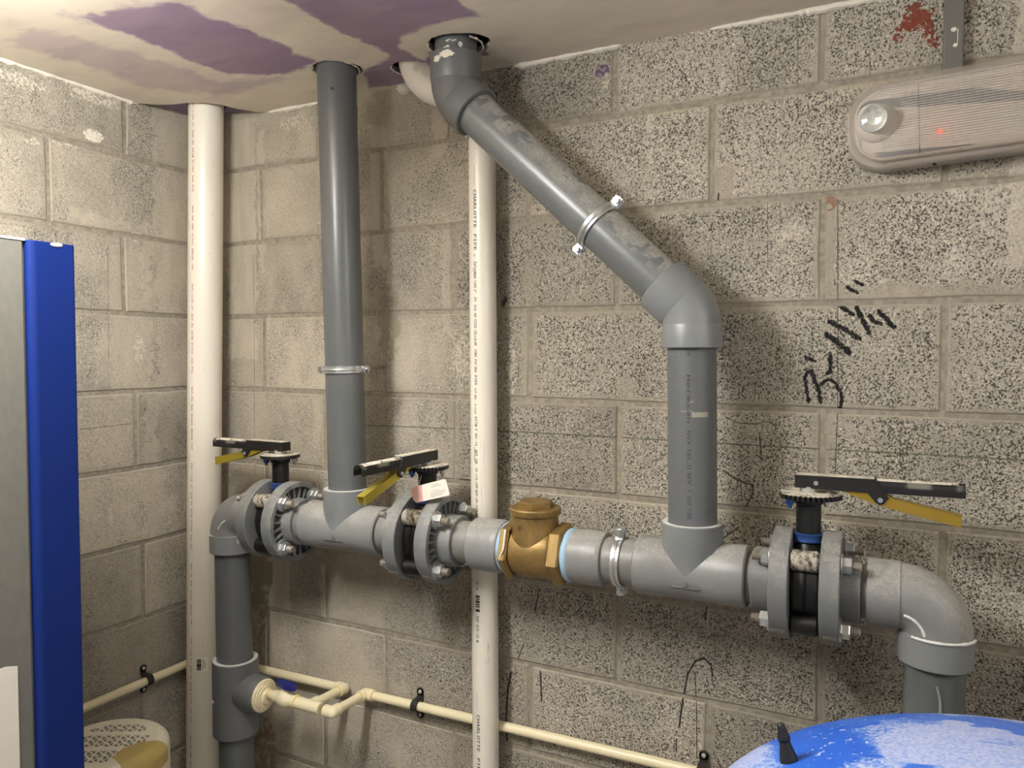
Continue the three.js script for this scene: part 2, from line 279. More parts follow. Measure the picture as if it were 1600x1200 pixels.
{
  const wr = struct('wall_right', 'plain grey wall out of view beside the tank', 'wall'); const pale = std({ color: 0xd6d0c4, roughness: 0.9 }); part('wall_panel', box(0.2, CEIL + 0.2, ROOM_Z, ROOM_X + 0.1, CEIL / 2, ROOM_Z / 2), pale, wr);
  const wf = struct('wall_front', 'plain grey wall out of view behind the camera', 'wall'); part('wall_panel', box(ROOM_X + 0.4, CEIL + 0.2, 0.2, ROOM_X / 2, CEIL / 2, ROOM_Z + 0.1), pale, wf);
  const fl = struct('floor', 'bare grey concrete floor under the pipes', 'floor');
  part('slab', box(ROOM_X + 0.4, 0.15, ROOM_Z + 0.4, ROOM_X / 2, -0.075, ROOM_Z / 2), std({ color: 0xbcb6aa, roughness: 0.8 }), fl);
}

// ---------------------------------------------------------------- ceiling: purple gypsum board under troweled joint compound
const HOLES = [[0.627, 0.163, 0.0505, 1], [0.944, 0.156, 0.0540, 2], [0.790, 0.092, 0.043, 3]];
{
  const W = 2048, H = 1024, SX = 2.0, SZ = 1.0;
  const compound = [220, 209, 193], purple = [148, 126, 148];
  const toXZ = (pts, k = 1, ox = 0, oy = 0) => pts.map(([x, y]) => { const p = onY(ox + x / k, oy + y / k); return [p.x, p.z]; });
  const patches = [
    [toXZ([[330, 70], [480, 30], [700, 8], [790, 60], [960, 110], [1230, 240], [1200, 262], [1110, 287], [1000, 292], [900, 290], [790, 258], [640, 190], [520, 140], [390, 95]], 2.5), 0.95, 0.010],
    [toXZ([[30, 150], [150, 125], [300, 140], [450, 190], [640, 245], [860, 320], [1100, 300], [1060, 335], [850, 370], [700, 358], [560, 335], [380, 272], [200, 212], [60, 180]], 2.5), 0.34, 0.02],
    [toXZ([[250, 60], [400, 55], [520, 20], [600, 0], [700, -20], [720, 30], [500, 80], [380, 100]], 2.5), 0.3, 0.02],
    [toXZ([[1040, -30], [1150, 15], [1330, 128], [1400, 152], [1480, 190], [1530, 215], [1460, 255], [1420, 285], [1440, 345], [1520, 335], [1700, 300], [1700, 180], [1660, 235], [1560, 190], [1560, 150], [1640, 110], [1700, 90], [1860, 62], [1840, 40], [1800, 10], [1740, -40]], 2.5), 0.93, 0.007],
    [toXZ([[905, 300], [945, 255], [980, 290], [960, 310]], 5.333, 580, 30), 0.9, 0.003],
  ];
  const inside = (P, x, z) => { let c = false, d = 1e9; for (let i = 0, j = P.length - 1; i < P.length; j = i++) { const [ax, az] = P[j], [bx, bz] = P[i]; if ((bz > z) !== (az > z) && x < (ax - bx) * (z - bz) / (az - bz) + bx) c = !c; const l = (bx - ax) ** 2 + (bz - az) ** 2 || 1e-9, t = Math.max(0, Math.min(1, ((x - ax) * (bx - ax) + (z - az) * (bz - az)) / l)); d = Math.min(d, Math.hypot(x - ax - t * (bx - ax), z - az - t * (bz - az))); } return c ? d : -d; };
  const map = dataTex(W, H, (d) => {
    for (let j = 0; j < H; j++) for (let i = 0; i < W; i++) {
      const x = (i + .5) / W * SX, z = (j + .5) / H * SZ, k = (j * W + i) * 4; let a = 0;
      if (x < 1.5) for (const [P, al, soft] of patches) { const q = inside(P, x, z) + (fbm(x * 26 + al * 9, z * 40) - .5) * soft * 3.2; a = Math.max(a, sst(-soft, soft, q) * al * (0.86 + 0.22 * fbm(x * 9, z * 30))); }
      a = Math.min(1, a + 0.10 * sst(.52, .75, fbm(x * 6 + 4, z * 14)));
      const t = 0.96 + 0.06 * fbm(x * 14, z * 30) + 0.03 * (vn(x * 600, z * 600) - .5);
      for (let q = 0; q < 3; q++) d[k + q] = Math.min(255, lerp(compound[q], purple[q], a) * t); d[k + 3] = 255;
    }
  }, { repeat: false });
  M.ceiling = std({ map, roughness: 0.92 }); M.purple = std({ color: new THREE.Color().setRGB(0.27, 0.20, 0.28), roughness: 0.9 }); M.compound = std({ color: new THREE.Color().setRGB(0.72, 0.66, 0.57), roughness: 0.95 });
  const top = struct('ceiling', 'purple gypsum board ceiling smeared with joint compound', 'ceiling');
  const s = new THREE.Shape(), R = rng(5);
  // outline with the cut-away corner around the white stack pipe
  const notch = [[0.265, -0.01], [0.232, 0.012], [0.205, 0.06], [0.192, 0.10], [0.168, 0.132], [0.125, 0.150], [0.08, 0.158], [0.04, 0.175], [0.010, 0.200], [-0.01, 0.215]];
  s.moveTo(ROOM_X + 0.05, -0.01); s.lineTo(ROOM_X + 0.05, ROOM_Z + 0.05); s.lineTo(-0.01, ROOM_Z + 0.05); for (const [x, z] of notch.slice().reverse()) s.lineTo(x, z); s.lineTo(ROOM_X + 0.05, -0.01);
  const hole = (x, z, r, k) => { const h = new THREE.Path(), n = 34; for (let i = 0; i <= n; i++) { const a = -i / n * Math.PI * 2, c = Math.cos(a), e = Math.sin(a); let q = r + (R() - .5) * 0.003; if (k === 2) q += 0.022 * Math.max(0, c) ** 3 + 0.004; if (k === 1) q += 0.014 * Math.max(0, c * 0.9 - e * 0.4) ** 4; if (k === 3) q += 0.006 * Math.max(0, -c); const px = x + c * q, pz = z + e * q; i ? h.lineTo(px, pz) : h.moveTo(px, pz); } return h; };
  for (const [x, z, r, k] of HOLES) s.holes.push(hole(x, z, r, k));
  const g = extrude(s, 0.0127, 0); g.rotateX(Math.PI / 2); g.translate(0, CEIL + 0.0127, 0);
  const p = g.attributes.position, u = g.attributes.uv; for (let i = 0; i < p.count; i++) u.setXY(i, p.getX(i) / SX, p.getZ(i) / SZ);
  part('gypsum_board', g, M.ceiling, top);
  const s2 = rrShape(-0.01, -0.01, 0.4, 0.4, 0.001); s2.holes.push(hole(0.123, 0.086, 0.052, 0));
  const g2 = extrude(s2, 0.0127, 0); g2.rotateX(Math.PI / 2); g2.translate(0, CEIL + 0.027, 0); part('upper_board', g2, M.purple, top).userData.label = 'bare purple board above the cut corner';
  part('deck', box(ROOM_X + 0.4, 0.1, ROOM_Z + 0.4, ROOM_X / 2, CEIL + 0.27, ROOM_Z / 2), std({ color: 0x4a4640, roughness: 0.95 }), top);
  for (const [x, z, r] of HOLES) {                     // torn paper lip round each hole
    const st = []; for (let i = 0; i <= 30; i++) { const a = i / 30 * 4.4 + 1.9 + r * 9; const q = r + 0.004 + (R() - .5) * 0.003; st.push({ p: V(x + Math.cos(a) * q, CEIL - 0.0005, z + Math.sin(a) * q), t: V(-Math.sin(a), 0, Math.cos(a)), r: 0.0012 + R() * 0.0016 }); }
    part('torn_paper_edge', sweep(st, 6, V(0, 1, 0)), M.compound, top);
  }
  // beads of joint compound squeezed into the corner with the walls
  const beadRun = (name, label, pts, rad, seed) => { const Q = rng(seed), st = []; const a = pts[0], b = pts[1], n = Math.ceil(a.distanceTo(b) / 0.006); for (let i = 0; i <= n; i++) { const q = a.clone().lerp(b, i / n); q.y += (Q() - .5) * 0.003; const e = Math.min(1, i / 4, (n - i) / 4); st.push({ p: q, t: b.clone().sub(a), r: Math.max(0.0006, e * rad * (0.35 + 0.9 * vn(i * 0.23 + seed, 3) + 0.35 * Q())) }); } const m = shade(new THREE.Mesh(sweep(st, 8, V(0, 1, 0)), M.compound)); m.name = name; m.userData = { kind: 'structure', label, category: 'trim' }; scene.add(m); };
  beadRun('trim_1', 'ragged white compound bead where ceiling meets left wall', [V(0.003, CEIL - 0.001, 0.20), V(0.003, CEIL - 0.001, 1.4)], 0.0062, 3);
  beadRun('trim_2', 'short white compound bead between corner pipe and dark riser', [V(0.26, CEIL - 0.001, 0.003), V(0.50, CEIL - 0.001, 0.003)], 0.0062, 4);
  beadRun('trim_3', 'torn compound edge between dark riser and white elbow', [V(0.68, CEIL - 0.003, 0.003), V(0.735, CEIL - 0.008, 0.004)], 0.012, 6);
  beadRun('trim_4', 'long white compound bead right of the diagonal pipe', [V(1.00, CEIL - 0.003, 0.003), V(1.27, CEIL + 0.003, 0.003)], 0.0075, 7);
  beadRun('trim_5', 'thin compound bead above the block with red paint', [V(1.44, CEIL - 0.001, 0.003), V(2.3, CEIL - 0.001, 0.003)], 0.0072, 8);
}

// ---------------------------------------------------------------- pipe materials
function pvcMap(base, dust, amount, seed, wipe = 0) {
  return dataTex(512, 512, (d, w, h) => {
    for (let j = 0; j < h; j++) for (let i = 0; i < w; i++) {
      const u = i / w, v = j / h, k = (j * w + i) * 4;
      const grain = vn(i / 1.7 + seed, j / 1.7), blotch = fbm(i / 46 + seed, j / 30), fine = vn(i / 5, j / 5 + seed);
      const toTop = 1 - sst(0.10, 0.27, Math.abs(u - 0.22) + (blotch - .5) * 0.16);
      let a = amount * toTop * (0.35 + 0.75 * grain) * (0.55 + 0.5 * fine) + 0.16 * amount * sst(.45, .8, grain * .6 + blotch * .4);
      if (wipe) a *= 1 - wipe * sst(.56, .60, fbm(i / 60 + seed * 3, j / 42 + 9));
      const scr = sst(.93, .97, vn(i / 60 + seed, j / 1.2)) * .12 + sst(.965, .99, vn(i / 2.2 + 7, j / 2.2 + seed)) * .5;
      a = Math.min(1, a + scr);
      const t = 0.96 + 0.08 * fbm(i / 90, j / 90 + seed);
      for (let q = 0; q < 3; q++) d[k + q] = lerp(base[q] * t, dust[q], a); d[k + 3] = 255;
    }
  });
}
const DUST = [186, 180, 168];
M.fit = std({ map: pvcMap([128, 128, 127], DUST, 0.72, 3, 0.5), roughness: 0.42 });            // dusty fittings on the header
M.fitClean = std({ map: pvcMap([126, 128, 129], DUST, 0.14, 9), roughness: 0.36 });             // fittings out of the dust
M.fitDark = std({ map: pvcMap([101, 102, 102], DUST, 0.12, 15), roughness: 0.38 });
M.pipeH = std({ map: pvcMap([118, 117, 113], DUST, 0.55, 21), roughness: 0.45 });
M.pipeV = std({ map: pvcMap([94, 96, 96], [160, 158, 150], 0.14, 31), roughness: 0.30 });        // dark grey pipe
M.pipeD = std({ map: pvcMap([102, 104, 104], DUST, 0.85, 44, 0.95), roughness: 0.32 });
M.disc = std({ map: pvcMap([112, 113, 112], DUST, 0.55, 52, 0.6), roughness: 0.5 });
M.glue = std({ color: new THREE.Color().setRGB(0.70, 0.69, 0.65), roughness: 0.5 });
M.rim = std({ color: new THREE.Color().setRGB(0.66, 0.65, 0.62), roughness: 0.6 });
M.iron = std({ map: dataTex(256, 256, (d, w, h) => { for (let i = 0; i < w * h; i++) { const x = i % w, y = (i / w) | 0, a = sst(.60, .85, fbm(x / 22, y / 22) * .7 + vn(x / 2, y / 2) * .3) * .35; d[i * 4] = lerp(15, 120, a); d[i * 4 + 1] = lerp(14, 112, a); d[i * 4 + 2] = lerp(13, 100, a); d[i * 4 + 3] = 255; } }), roughness: 0.42 });
M.ironDust = std({ map: dataTex(256, 256, (d, w, h) => { for (let i = 0; i < w * h; i++) { const x = i % w, y = (i / w) | 0, a = sst(.30, .62, fbm(x / 18, y / 18) * .7 + vn(x / 2, y / 2) * .3); d[i * 4] = lerp(56, 178, a); d[i * 4 + 1] = lerp(53, 168, a); d[i * 4 + 2] = lerp(48, 152, a); d[i * 4 + 3] = 255; } }), roughness: 0.8 });
M.ironDust.map.repeat.set(1, 7); M.iron.map.repeat.set(1, 5);
M.film = std({ map: dataTex(256, 256, (d, w, h) => { for (let i = 0; i < w * h; i++) { const x = i % w, y = (i / w) | 0, a = sst(.22, .5, fbm(x / 26, y / 26) * .7 + vn(x / 2, y / 2) * .3); d[i * 4] = lerp(60, 214, a); d[i * 4 + 1] = lerp(57, 204, a); d[i * 4 + 2] = lerp(52, 186, a); d[i * 4 + 3] = 255; } }), roughness: 0.9 });
M.black = std({ color: new THREE.Color().setRGB(0.012, 0.011, 0.010), roughness: 0.45 });
M.blackWorn = std({ map: dataTex(256, 256, (d, w, h) => { for (let i = 0; i < w * h; i++) { const x = i % w, y = (i / w) | 0, a = sst(.62, .70, fbm(x / 30, y / 14)) * .55; d[i * 4] = lerp(24, 190, a); d[i * 4 + 1] = lerp(23, 182, a); d[i * 4 + 2] = lerp(22, 168, a); d[i * 4 + 3] = 255; } }), roughness: 0.5 });
M.zinc = std({ color: new THREE.Color().setRGB(0.62, 0.63, 0.63), roughness: 0.32, metalness: 0.85 });
M.zincDull = std({ color: new THREE.Color().setRGB(0.50, 0.50, 0.48), roughness: 0.5, metalness: 0.6 });
M.bolt = std({ color: new THREE.Color().setRGB(0.40, 0.36, 0.30), roughness: 0.5, metalness: 0.7 });
M.blueAnod = std({ color: new THREE.Color().setRGB(0.05, 0.12, 0.36), roughness: 0.28, metalness: 0.6 });
M.yellow = std({ color: new THREE.Color().setRGB(0.56, 0.36, 0.05), roughness: 0.3, metalness: 0.75 });
M.yellowGreen = std({ color: new THREE.Color().setRGB(0.50, 0.40, 0.05), roughness: 0.34, metalness: 0.6 });
M.brass = std({ map: dataTex(256, 256, (d, w, h) => { for (let i = 0; i < w * h; i++) { const x = i % w, y = (i / w) | 0, t = 0.82 + .3 * fbm(x / 20, y / 20) + .12 * (vn(x / 1.5, y / 1.5) - .5); d[i * 4] = Math.min(255, 150 * t); d[i * 4 + 1] = 122 * t; d[i * 4 + 2] = 74 * t; d[i * 4 + 3] = 255; } }), roughness: 0.45, metalness: 0.55, bumpScale: 0.0006 });
M.tape = std({ color: new THREE.Color().setRGB(0.34, 0.50, 0.64), roughness: 0.7 });
M.cpvc = std({ color: new THREE.Color().setRGB(0.80, 0.70, 0.47), roughness: 0.38 });
M.cpvcGlue = std({ color: new THREE.Color().setRGB(0.74, 0.56, 0.16), roughness: 0.35 });
M.white = std({ color: new THREE.Color().setRGB(0.78, 0.72, 0.64), roughness: 0.36 });
M.bronze = std({ color: new THREE.Color().setRGB(0.055, 0.048, 0.044), roughness: 0.35, metalness: 0.4 });

// ---------------------------------------------------------------- header line
const ZH = 0.15, PIPE_R = 0.0445, FIT_R = 0.0556;
const TILT = 0.0118, hy = (x) => 1.3145 + TILT * x;
function onHeader(name, label, category, x, group) { const o = thing(name, label, category, [x, hy(x), ZH], group); o.rotation.z = TILT; return o; }
function straight(name, label, a, b, r, mat, group, extra) {
  const o = thing(name, label, 'pipe', [0, 0, 0], group), L = alongY(o, a, b); o.rotation.order = 'XYZ';
  part('pipe_wall', cyl(0, L, r, 'y', 56, 0.001), mat, o); extra && extra(o, L); return o;
}
function headerPipe(x0, x1, label) { const o = onHeader('pipe_nipple', label, 'pipe', (x0 + x1) / 2); const h = (x1 - x0) / 2; part('pipe_wall', cyl(-h, h, PIPE_R, 'x', 56, 0.0005), M.pipeH, o); return o; }

function tee(x, half, h, label, seamX) {
  const o = onHeader('pipe_tee', label, 'pipe tee', x);
  const r = FIT_R;
  part('run', rev([[-half, PIPE_R - 0.001], [-half, r - 0.003], [-half + 0.003, r], [-half + 0.052, r], [-half + 0.055, r - 0.0012], [half - 0.055, r - 0.0012], [half - 0.052, r], [half - 0.003, r], [half, r - 0.003], [half, PIPE_R - 0.001]], 'x', 64, 0.4), M.fit, o);
  part('branch', rev([[0, r - 0.0012], [h - 0.052, r - 0.0008], [h - 0.048, r + 0.0004], [h - 0.0015, r + 0.0004], [h, r - 0.001], [h, PIPE_R + 0.0055]], 'y', 64, 0.4), M.fitClean, o);
  part('branch_rim', rev([[h - 0.006, PIPE_R], [h - 0.0005, PIPE_R], [h + 0.0004, PIPE_R + 0.001], [h + 0.0004, r - 0.0018], [h - 0.001, r - 0.0012]], 'y', 64, 0.4), M.rim, o).userData.label = 'pale cut rim of the branch socket';
  // raised moulding line and injection mark on the front
  const mark = box(0.052, 0.0022, 0.0022, 0, -0.020, 0.0520, 0.0008); part('moulding_mark', mergeGeometries([mark, rev([[0.0515, 0], [0.0515, 0.006], [0.0525, 0.0055], [0.0535, 0.003], [0.0535, 0]], 'z', 18).translate(0.0, -0.014, 0.001)].map((g) => g.index ? g.toNonIndexed() : g)), M.fitDark, o);
  return o;
}
function elbow90(name, label, pos, dir, mat, legs = 0.10, glue) {      // one leg along dir * x, one leg down
  const o = thing(name, label, 'pipe elbow', pos); const Rb = 0.053, r = 0.0535;
  const st = []; const cx = dir * Rb, cy = -Rb;
  for (let i = 0; i <= 20; i++) { const a = i / 20 * Math.PI / 2; st.push({ p: V(cx - dir * Math.sin(a) * Rb, cy + Math.cos(a) * Rb, 0), t: V(-dir * Math.cos(a), -Math.sin(a), 0), r }); }
  part('bend', sweep(st, 56), mat, o);
  const hub = (m) => [[0.0515, PIPE_R], [0.0515, FIT_R - 0.002], [0.0535, FIT_R], [legs - 0.002, FIT_R], [legs, FIT_R - 0.002], [legs, PIPE_R]];
  const hx = rev(hub(), 'x', 56, 0.4); if (dir < 0) hx.rotateY(Math.PI); part('socket', hx, mat, o);
  const hd = rev(hub(), 'y', 56, 0.4); hd.rotateX(Math.PI); part('socket', hd, M.fitDark === mat ? mat : M.fitClean, o);
  return o;
}
function elbow45(label, pos, d1, d2, l1, l2, mat) {                     // legs along unit vectors d1 and d2 in the xy plane
  const o = thing('pipe_elbow', label, 'pipe elbow', pos); const r = 0.0528, T = 0.028;
  const p0 = d1.clone().multiplyScalar(T), p2 = d2.clone().multiplyScalar(T), st = [];
  for (let i = 0; i <= 14; i++) { const t = i / 14, p = p0.clone().multiplyScalar((1 - t) ** 2).addScaledVector(p2, t * t), tg = p0.clone().multiplyScalar(-2 * (1 - t)).addScaledVector(p2, 2 * t); st.push({ p, t: tg, r }); }
  part('bend', sweep(st, 56), mat, o);
  for (const [d, l] of [[d1, l1], [d2, l2]]) { const g = rev([[0.018, r - 0.002], [0.022, r], [0.028, FIT_R - 0.0012], [l - 0.0015, FIT_R - 0.0008], [l, FIT_R - 0.003], [l, PIPE_R]], 'y', 56, 0.4); g.applyQuaternion(new THREE.Quaternion().setFromUnitVectors(V(0, 1, 0), d)); part('socket', g, mat, o); }
  return o;
}
// flange: face towards +x at x = 0, ribbed back towards -x
const FLR = 0.0955, FLT = 0.031;
function flange(x, face, label, hubLen) {
  const o = onHeader('pipe_flange', label, 'flange', x, 'grey flanges bolted to the valves');
  const g = rev([[0, 0.040], [0, FLR - 0.0015], [-0.0015, FLR], [-FLT + 0.0015, FLR], [-FLT, FLR - 0.0015], [-FLT, FLR - 0.0115], [-0.012, FLR - 0.0135], [-0.012, 0.059], [-0.013, 0.0575], [-hubLen + 0.002, 0.0552], [-hubLen, 0.0535], [-hubLen, PIPE_R - 0.001]], 'x', 72, 0.4);
  const ribs = []; for (let i = 0; i < 24; i++) { const a = (i + .5) / 24 * Math.PI * 2; if (Math.abs(((a + Math.PI / 4) % (Math.PI / 2)) - 0) < 0.001) continue; const b = new THREE.BoxGeometry(0.017, 0.030, 0.0042).translate(-0.0195, 0.0705, 0); b.rotateX(a); ribs.push(b.toNonIndexed()); }
  const bosses = []; for (let k = 0; k < 4; k++) { const a = Math.PI / 4 + k * Math.PI / 2; const b = cyl(-FLT, -0.005, 0.0205, 'x', 24).translate(0, 0.0762, 0); b.rotateX(a); bosses.push(b.toNonIndexed ? (b.index ? b.toNonIndexed() : b) : b); }
  let rg = mergeGeometries(ribs), bg = mergeGeometries(bosses), gg = g;
  if (face < 0) { for (const q of [gg, rg, bg]) q.rotateY(Math.PI); }
  part('ring_and_hub', gg, M.disc, o); part('ribs', rg, M.disc, o); part('bolt_bosses', bg, M.disc, o);
  return o;
}
const nutG = hexPrism(0, 0.0135, 0.0125, 'x'), washG = rev([[-0.0022, 0], [-0.0022, 0.0195], [0, 0.0195], [0, 0]], 'x', 28), studG = cyl(0, 1, 0.0079, 'x', 20, 0.0005);
function threads(len) { const pr = [[0, 0], [0, 0.0070]]; const n = Math.round(len / 0.0021); for (let i = 0; i < n; i++) { pr.push([(i + .25) * len / n, 0.0079], [(i + .75) * len / n, 0.0069]); } pr.push([len, 0.0066], [len, 0]); return rev(pr, 'x', 18, 0.2); }
const threadG = threads(0.031);
function boltSet(xl, xr, which, valveWords) {         // four bolts across a pair of flanges; xl, xr = outer faces
  const names = { '1,1': 'upper bolt on the room side', '1,-1': 'upper bolt on the wall side', '-1,1': 'lower bolt on the room side', '-1,-1': 'lower bolt on the wall side' };
  for (const sy of [1, -1]) for (const sz of [1, -1]) {
    const r = 0.0762 * Math.SQRT1_2, xm = (xl + xr) / 2, h = (xr - xl) / 2;
    const o = thing('flange_bolt', `zinc ${names[sy + ',' + sz]} of ${valveWords}`, 'bolt', [xm, hy(xm) + sy * r, ZH + sz * r], 'bolts clamping the flanges'); o.rotation.z = TILT;
    part('shank', cyl(-h, h, 0.0077, 'x', 16, 0.0003), M.zincDull, o);
    for (const s of [-1, 1]) {
      const w = part('washer', washG, M.zinc, o); w.position.x = s * (h + 0.0012) + (s > 0 ? 0.0012 : 0.0010);
      const n = part('nut', nutG, M.zinc, o); n.position.x = s > 0 ? h + 0.0024 : -h - 0.0159; n.rotation.x = 0.3 + sy * 0.4 + s * 0.2;
      const t = part('thread_end', threadG, M.bolt, o); t.position.x = s > 0 ? h : -h - 0.031;
    }
  }
}
// lever butterfly valve; origin at the pipe axis; the handle points along local +x before turning
function butterfly(x, gap, turn, label, opt = {}) {
  const o = onHeader('butterfly_valve', label, 'valve', x);
  const hg = gap / 2;
  part('body', rev([[-hg, 0.040], [-hg, 0.0625], [-hg + 0.006, 0.066], [-0.003, 0.067], [0, 0.069], [0.003, 0.067], [hg - 0.006, 0.066], [hg, 0.0625], [hg, 0.040]], 'x', 56, 0.35), M.iron, o);
  for (const sy of [1, -1]) for (const sz of [1, -1]) { const g = cyl(-hg + 0.001, hg - 0.001, 0.0178, 'x', 28, 0.004); g.translate(0, sy * 0.0539, sz * 0.0539); part('lug', g, sy > 0 ? M.ironDust : M.iron, o); }
  const neck = []; for (let i = 0; i <= 6; i++) { const t = i / 6; neck.push([0.052 + t * 0.030, lerp(0.030, 0.0165, sst(0, 1, t))]); } part('neck', rev([[0.05, 0], ...neck, [0.083, 0]], 'y', 24), M.iron, o);
  part('collar', rev([[0.076, 0], [0.076, 0.0225], [0.078, 0.0245], [0.083, 0.0232], [0.086, 0.0232], [0.090, 0.0245], [0.092, 0.0225], [0.092, 0]], 'y', 36, 0.4), M.blueAnod, o).userData.label = 'blue metal collar';
  part('stem', rev([[0.09, 0], [0.09, 0.0205], [0.140, 0.0205], [0.143, 0.024], [0.150, 0.024], [0.150, 0]], 'y', 36, 0.4), M.iron, o);
  // notched plate
  const s = new THREE.Shape(), n = 120; const pt = (a, r) => [Math.cos(a) * r, Math.sin(a) * r];
  for (let i = 0; i <= n; i++) { const a = i / n * Math.PI * 2, toothed = a > opt.t0 && a < opt.t1; let r = toothed ? 0.0545 - ((i % 3) === 0 ? 0.0055 : 0) : 0.0475; const [X, Y] = pt(a, r); i ? s.lineTo(X, Y) : s.moveTo(X, Y); }
  const pg = extrude(s, 0.0075, 0.0006, 1); pg.rotateX(Math.PI / 2); pg.translate(0, 0.1605, 0);
  const plate = part('notch_plate', pg, M.black, o);
  const tg = extrude(s, 0.0008, 0); tg.rotateX(Math.PI / 2); tg.scale(0.97, 1, 0.97); tg.translate(0, 0.1617, 0); { const u = tg.attributes.uv; for (let i = 0; i < u.count; i++) u.setXY(i, u.getX(i) * 8, u.getY(i) * 8); } part('dust_film', tg, M.film, plate).userData.label = 'pale dust lying on the plate';
  for (const a of [2.6, 5.6]) { const g = mergeGeometries([hexPrism(0.141, 0.150, 0.0065, 'y'), cyl(0.134, 0.143, 0.004, 'y', 14)].map((q) => q.index ? q.toNonIndexed() : q)); g.translate(Math.cos(a) * 0.034, 0, Math.sin(a) * 0.034); part('plate_bolt', g, a > 3 ? M.zinc : M.blueAnod, o); }
  part('stem_nut', rev([[0.160, 0], [0.160, 0.014], [0.172, 0.014], [0.172, 0]], 'y', 24).translate(0, 0, 0), M.zincDull, o);
  // lever
  const lev = new THREE.Group(); lev.name = 'lever'; lev.position.y = 0.166; lev.rotation.y = turn; o.add(lev);
  const side = poly([[-0.022, 0.004], [-0.022, 0.026], [0.104, 0.026], [0.117, 0.004], [0.124, -0.004], [0.116, -0.015], [0.110, -0.017], [0.104, -0.013], [0.092, 0.002], [0.086, 0.002]]);
  const chan = []; for (const z of [-0.0135, 0.0105]) chan.push(extrude(side, 0.003, 0.0004, 1).translate(0, 0, z)); chan.push(box(0.126, 0.003, 0.026, 0.041, 0.0245, 0, 0.001)); chan.push(box(0.003, 0.02, 0.026, -0.0205, 0.0145, 0, 0.001));
  const flat = (gs) => mergeGeometries(gs.map((q) => { const g = q.index ? q.toNonIndexed() : q; return g; }));
  part('lever_channel', flat(chan), M.black, lev);
  part('dust_film', box(0.122, 0.0012, 0.0245, 0.041, 0.0264, 0, 0.0003), M.film, lev).userData.label = 'pale dust on top of the lever';
  const half = [[0.0118, -0.0105]]; for (let i = 0; i <= 14; i++) { const a = i / 14 * Math.PI; half.push([Math.cos(a) * 0.0118, Math.sin(a) * 0.0118]); } half.push([-0.0118, -0.0105], [-0.0094, -0.0105]); for (let i = 14; i >= 0; i--) { const a = i / 14 * Math.PI; half.push([Math.cos(a) * 0.0094, Math.sin(a) * 0.0094]); } half.push([0.0094, -0.0105]);
  const grip = extrude(poly(half), 0.130, 0.0004, 1); grip.rotateY(Math.PI / 2); grip.translate(0.103, 0.0135, 0); part('grip', grip, M.blackWorn, lev);
  { const fp = []; for (let i = 0; i <= 8; i++) { const a = Math.PI * (0.22 + 0.5 * i / 8); fp.push([Math.cos(a) * 0.0123, Math.sin(a) * 0.0123]); } for (let i = 8; i >= 0; i--) { const a = Math.PI * (0.22 + 0.5 * i / 8); fp.push([Math.cos(a) * 0.0117, Math.sin(a) * 0.0117]); } const fg = extrude(poly(fp), 0.118, 0); fg.rotateY(Math.PI / 2); fg.translate(0.106, 0.0135, 0); { const u = fg.attributes.uv, p = fg.attributes.position; for (let i = 0; i < u.count; i++) u.setXY(i, p.getX(i) * 6, p.getZ(i) * 9); } part('dust_film', fg, M.film, lev); }
  const pv = rev([[-0.016, 0], [-0.016, 0.004], [0.016, 0.004], [0.016, 0]], 'z', 16).translate(0.111, -0.008, 0); part('pivot_pin', pv, M.zinc, lev);
  const yl = new THREE.Group(); yl.name = 'trigger'; yl.position.set(0.111, -0.008, 0); yl.rotation.z = -opt.drop; lev.add(yl);
  const tr = poly([[-0.058, -0.002], [-0.056, 0.013], [0.010, 0.010], [0.020, 0.006], [0.118, 0.0065], [0.121, -0.013], [-0.005, -0.010]]);
  const yg = []; for (const z of [-0.0095, 0.0073]) yg.push(extrude(tr, 0.0022, 0.0003, 1).translate(0, 0, z)); yg.push(box(0.104, 0.002, 0.019, 0.068, 0.0056, 0, 0.0006));
  part('trigger_plate', flat(yg), opt.yellow || M.yellow, yl).userData.label = 'yellow zinc-plated squeeze trigger';
  const spring = []; for (let i = 0; i <= 60; i++) { const a = i / 60 * Math.PI * 8; spring.push(V(0.032 + Math.cos(a) * 0.005, -0.004 + i / 60 * 0.012, Math.sin(a) * 0.005)); }
  part('spring', new THREE.TubeGeometry(new THREE.CatmullRomCurve3(spring), 90, 0.0009, 5), M.zinc, lev);
  part('set_screw', rev([[0.0130, 0], [0.0130, 0.0042], [0.0152, 0.0036], [0.0152, 0]], 'z', 14).translate(0.012, 0.0135, 0), M.zinc, lev);
  return o;
}
const SETS = [
  { l: 0.4135, r: 0.4645, words: 'the valve beside the corner pipe', turn: Math.PI * 0.985, short: 'beside the left elbow', t0: 9, t1: 9 },
  { l: 0.8460, r: 0.8960, words: 'the valve with the paper tag', turn: -Math.PI / 2 - 0.03, short: 'with the paper tag', t0: 0.5, t1: 2.9 },
  { l: 1.6340, r: 1.6820, words: 'the valve beside the right elbow', turn: 0.03, short: 'above the blue tank', t0: -1, t1: 2.5 },
];
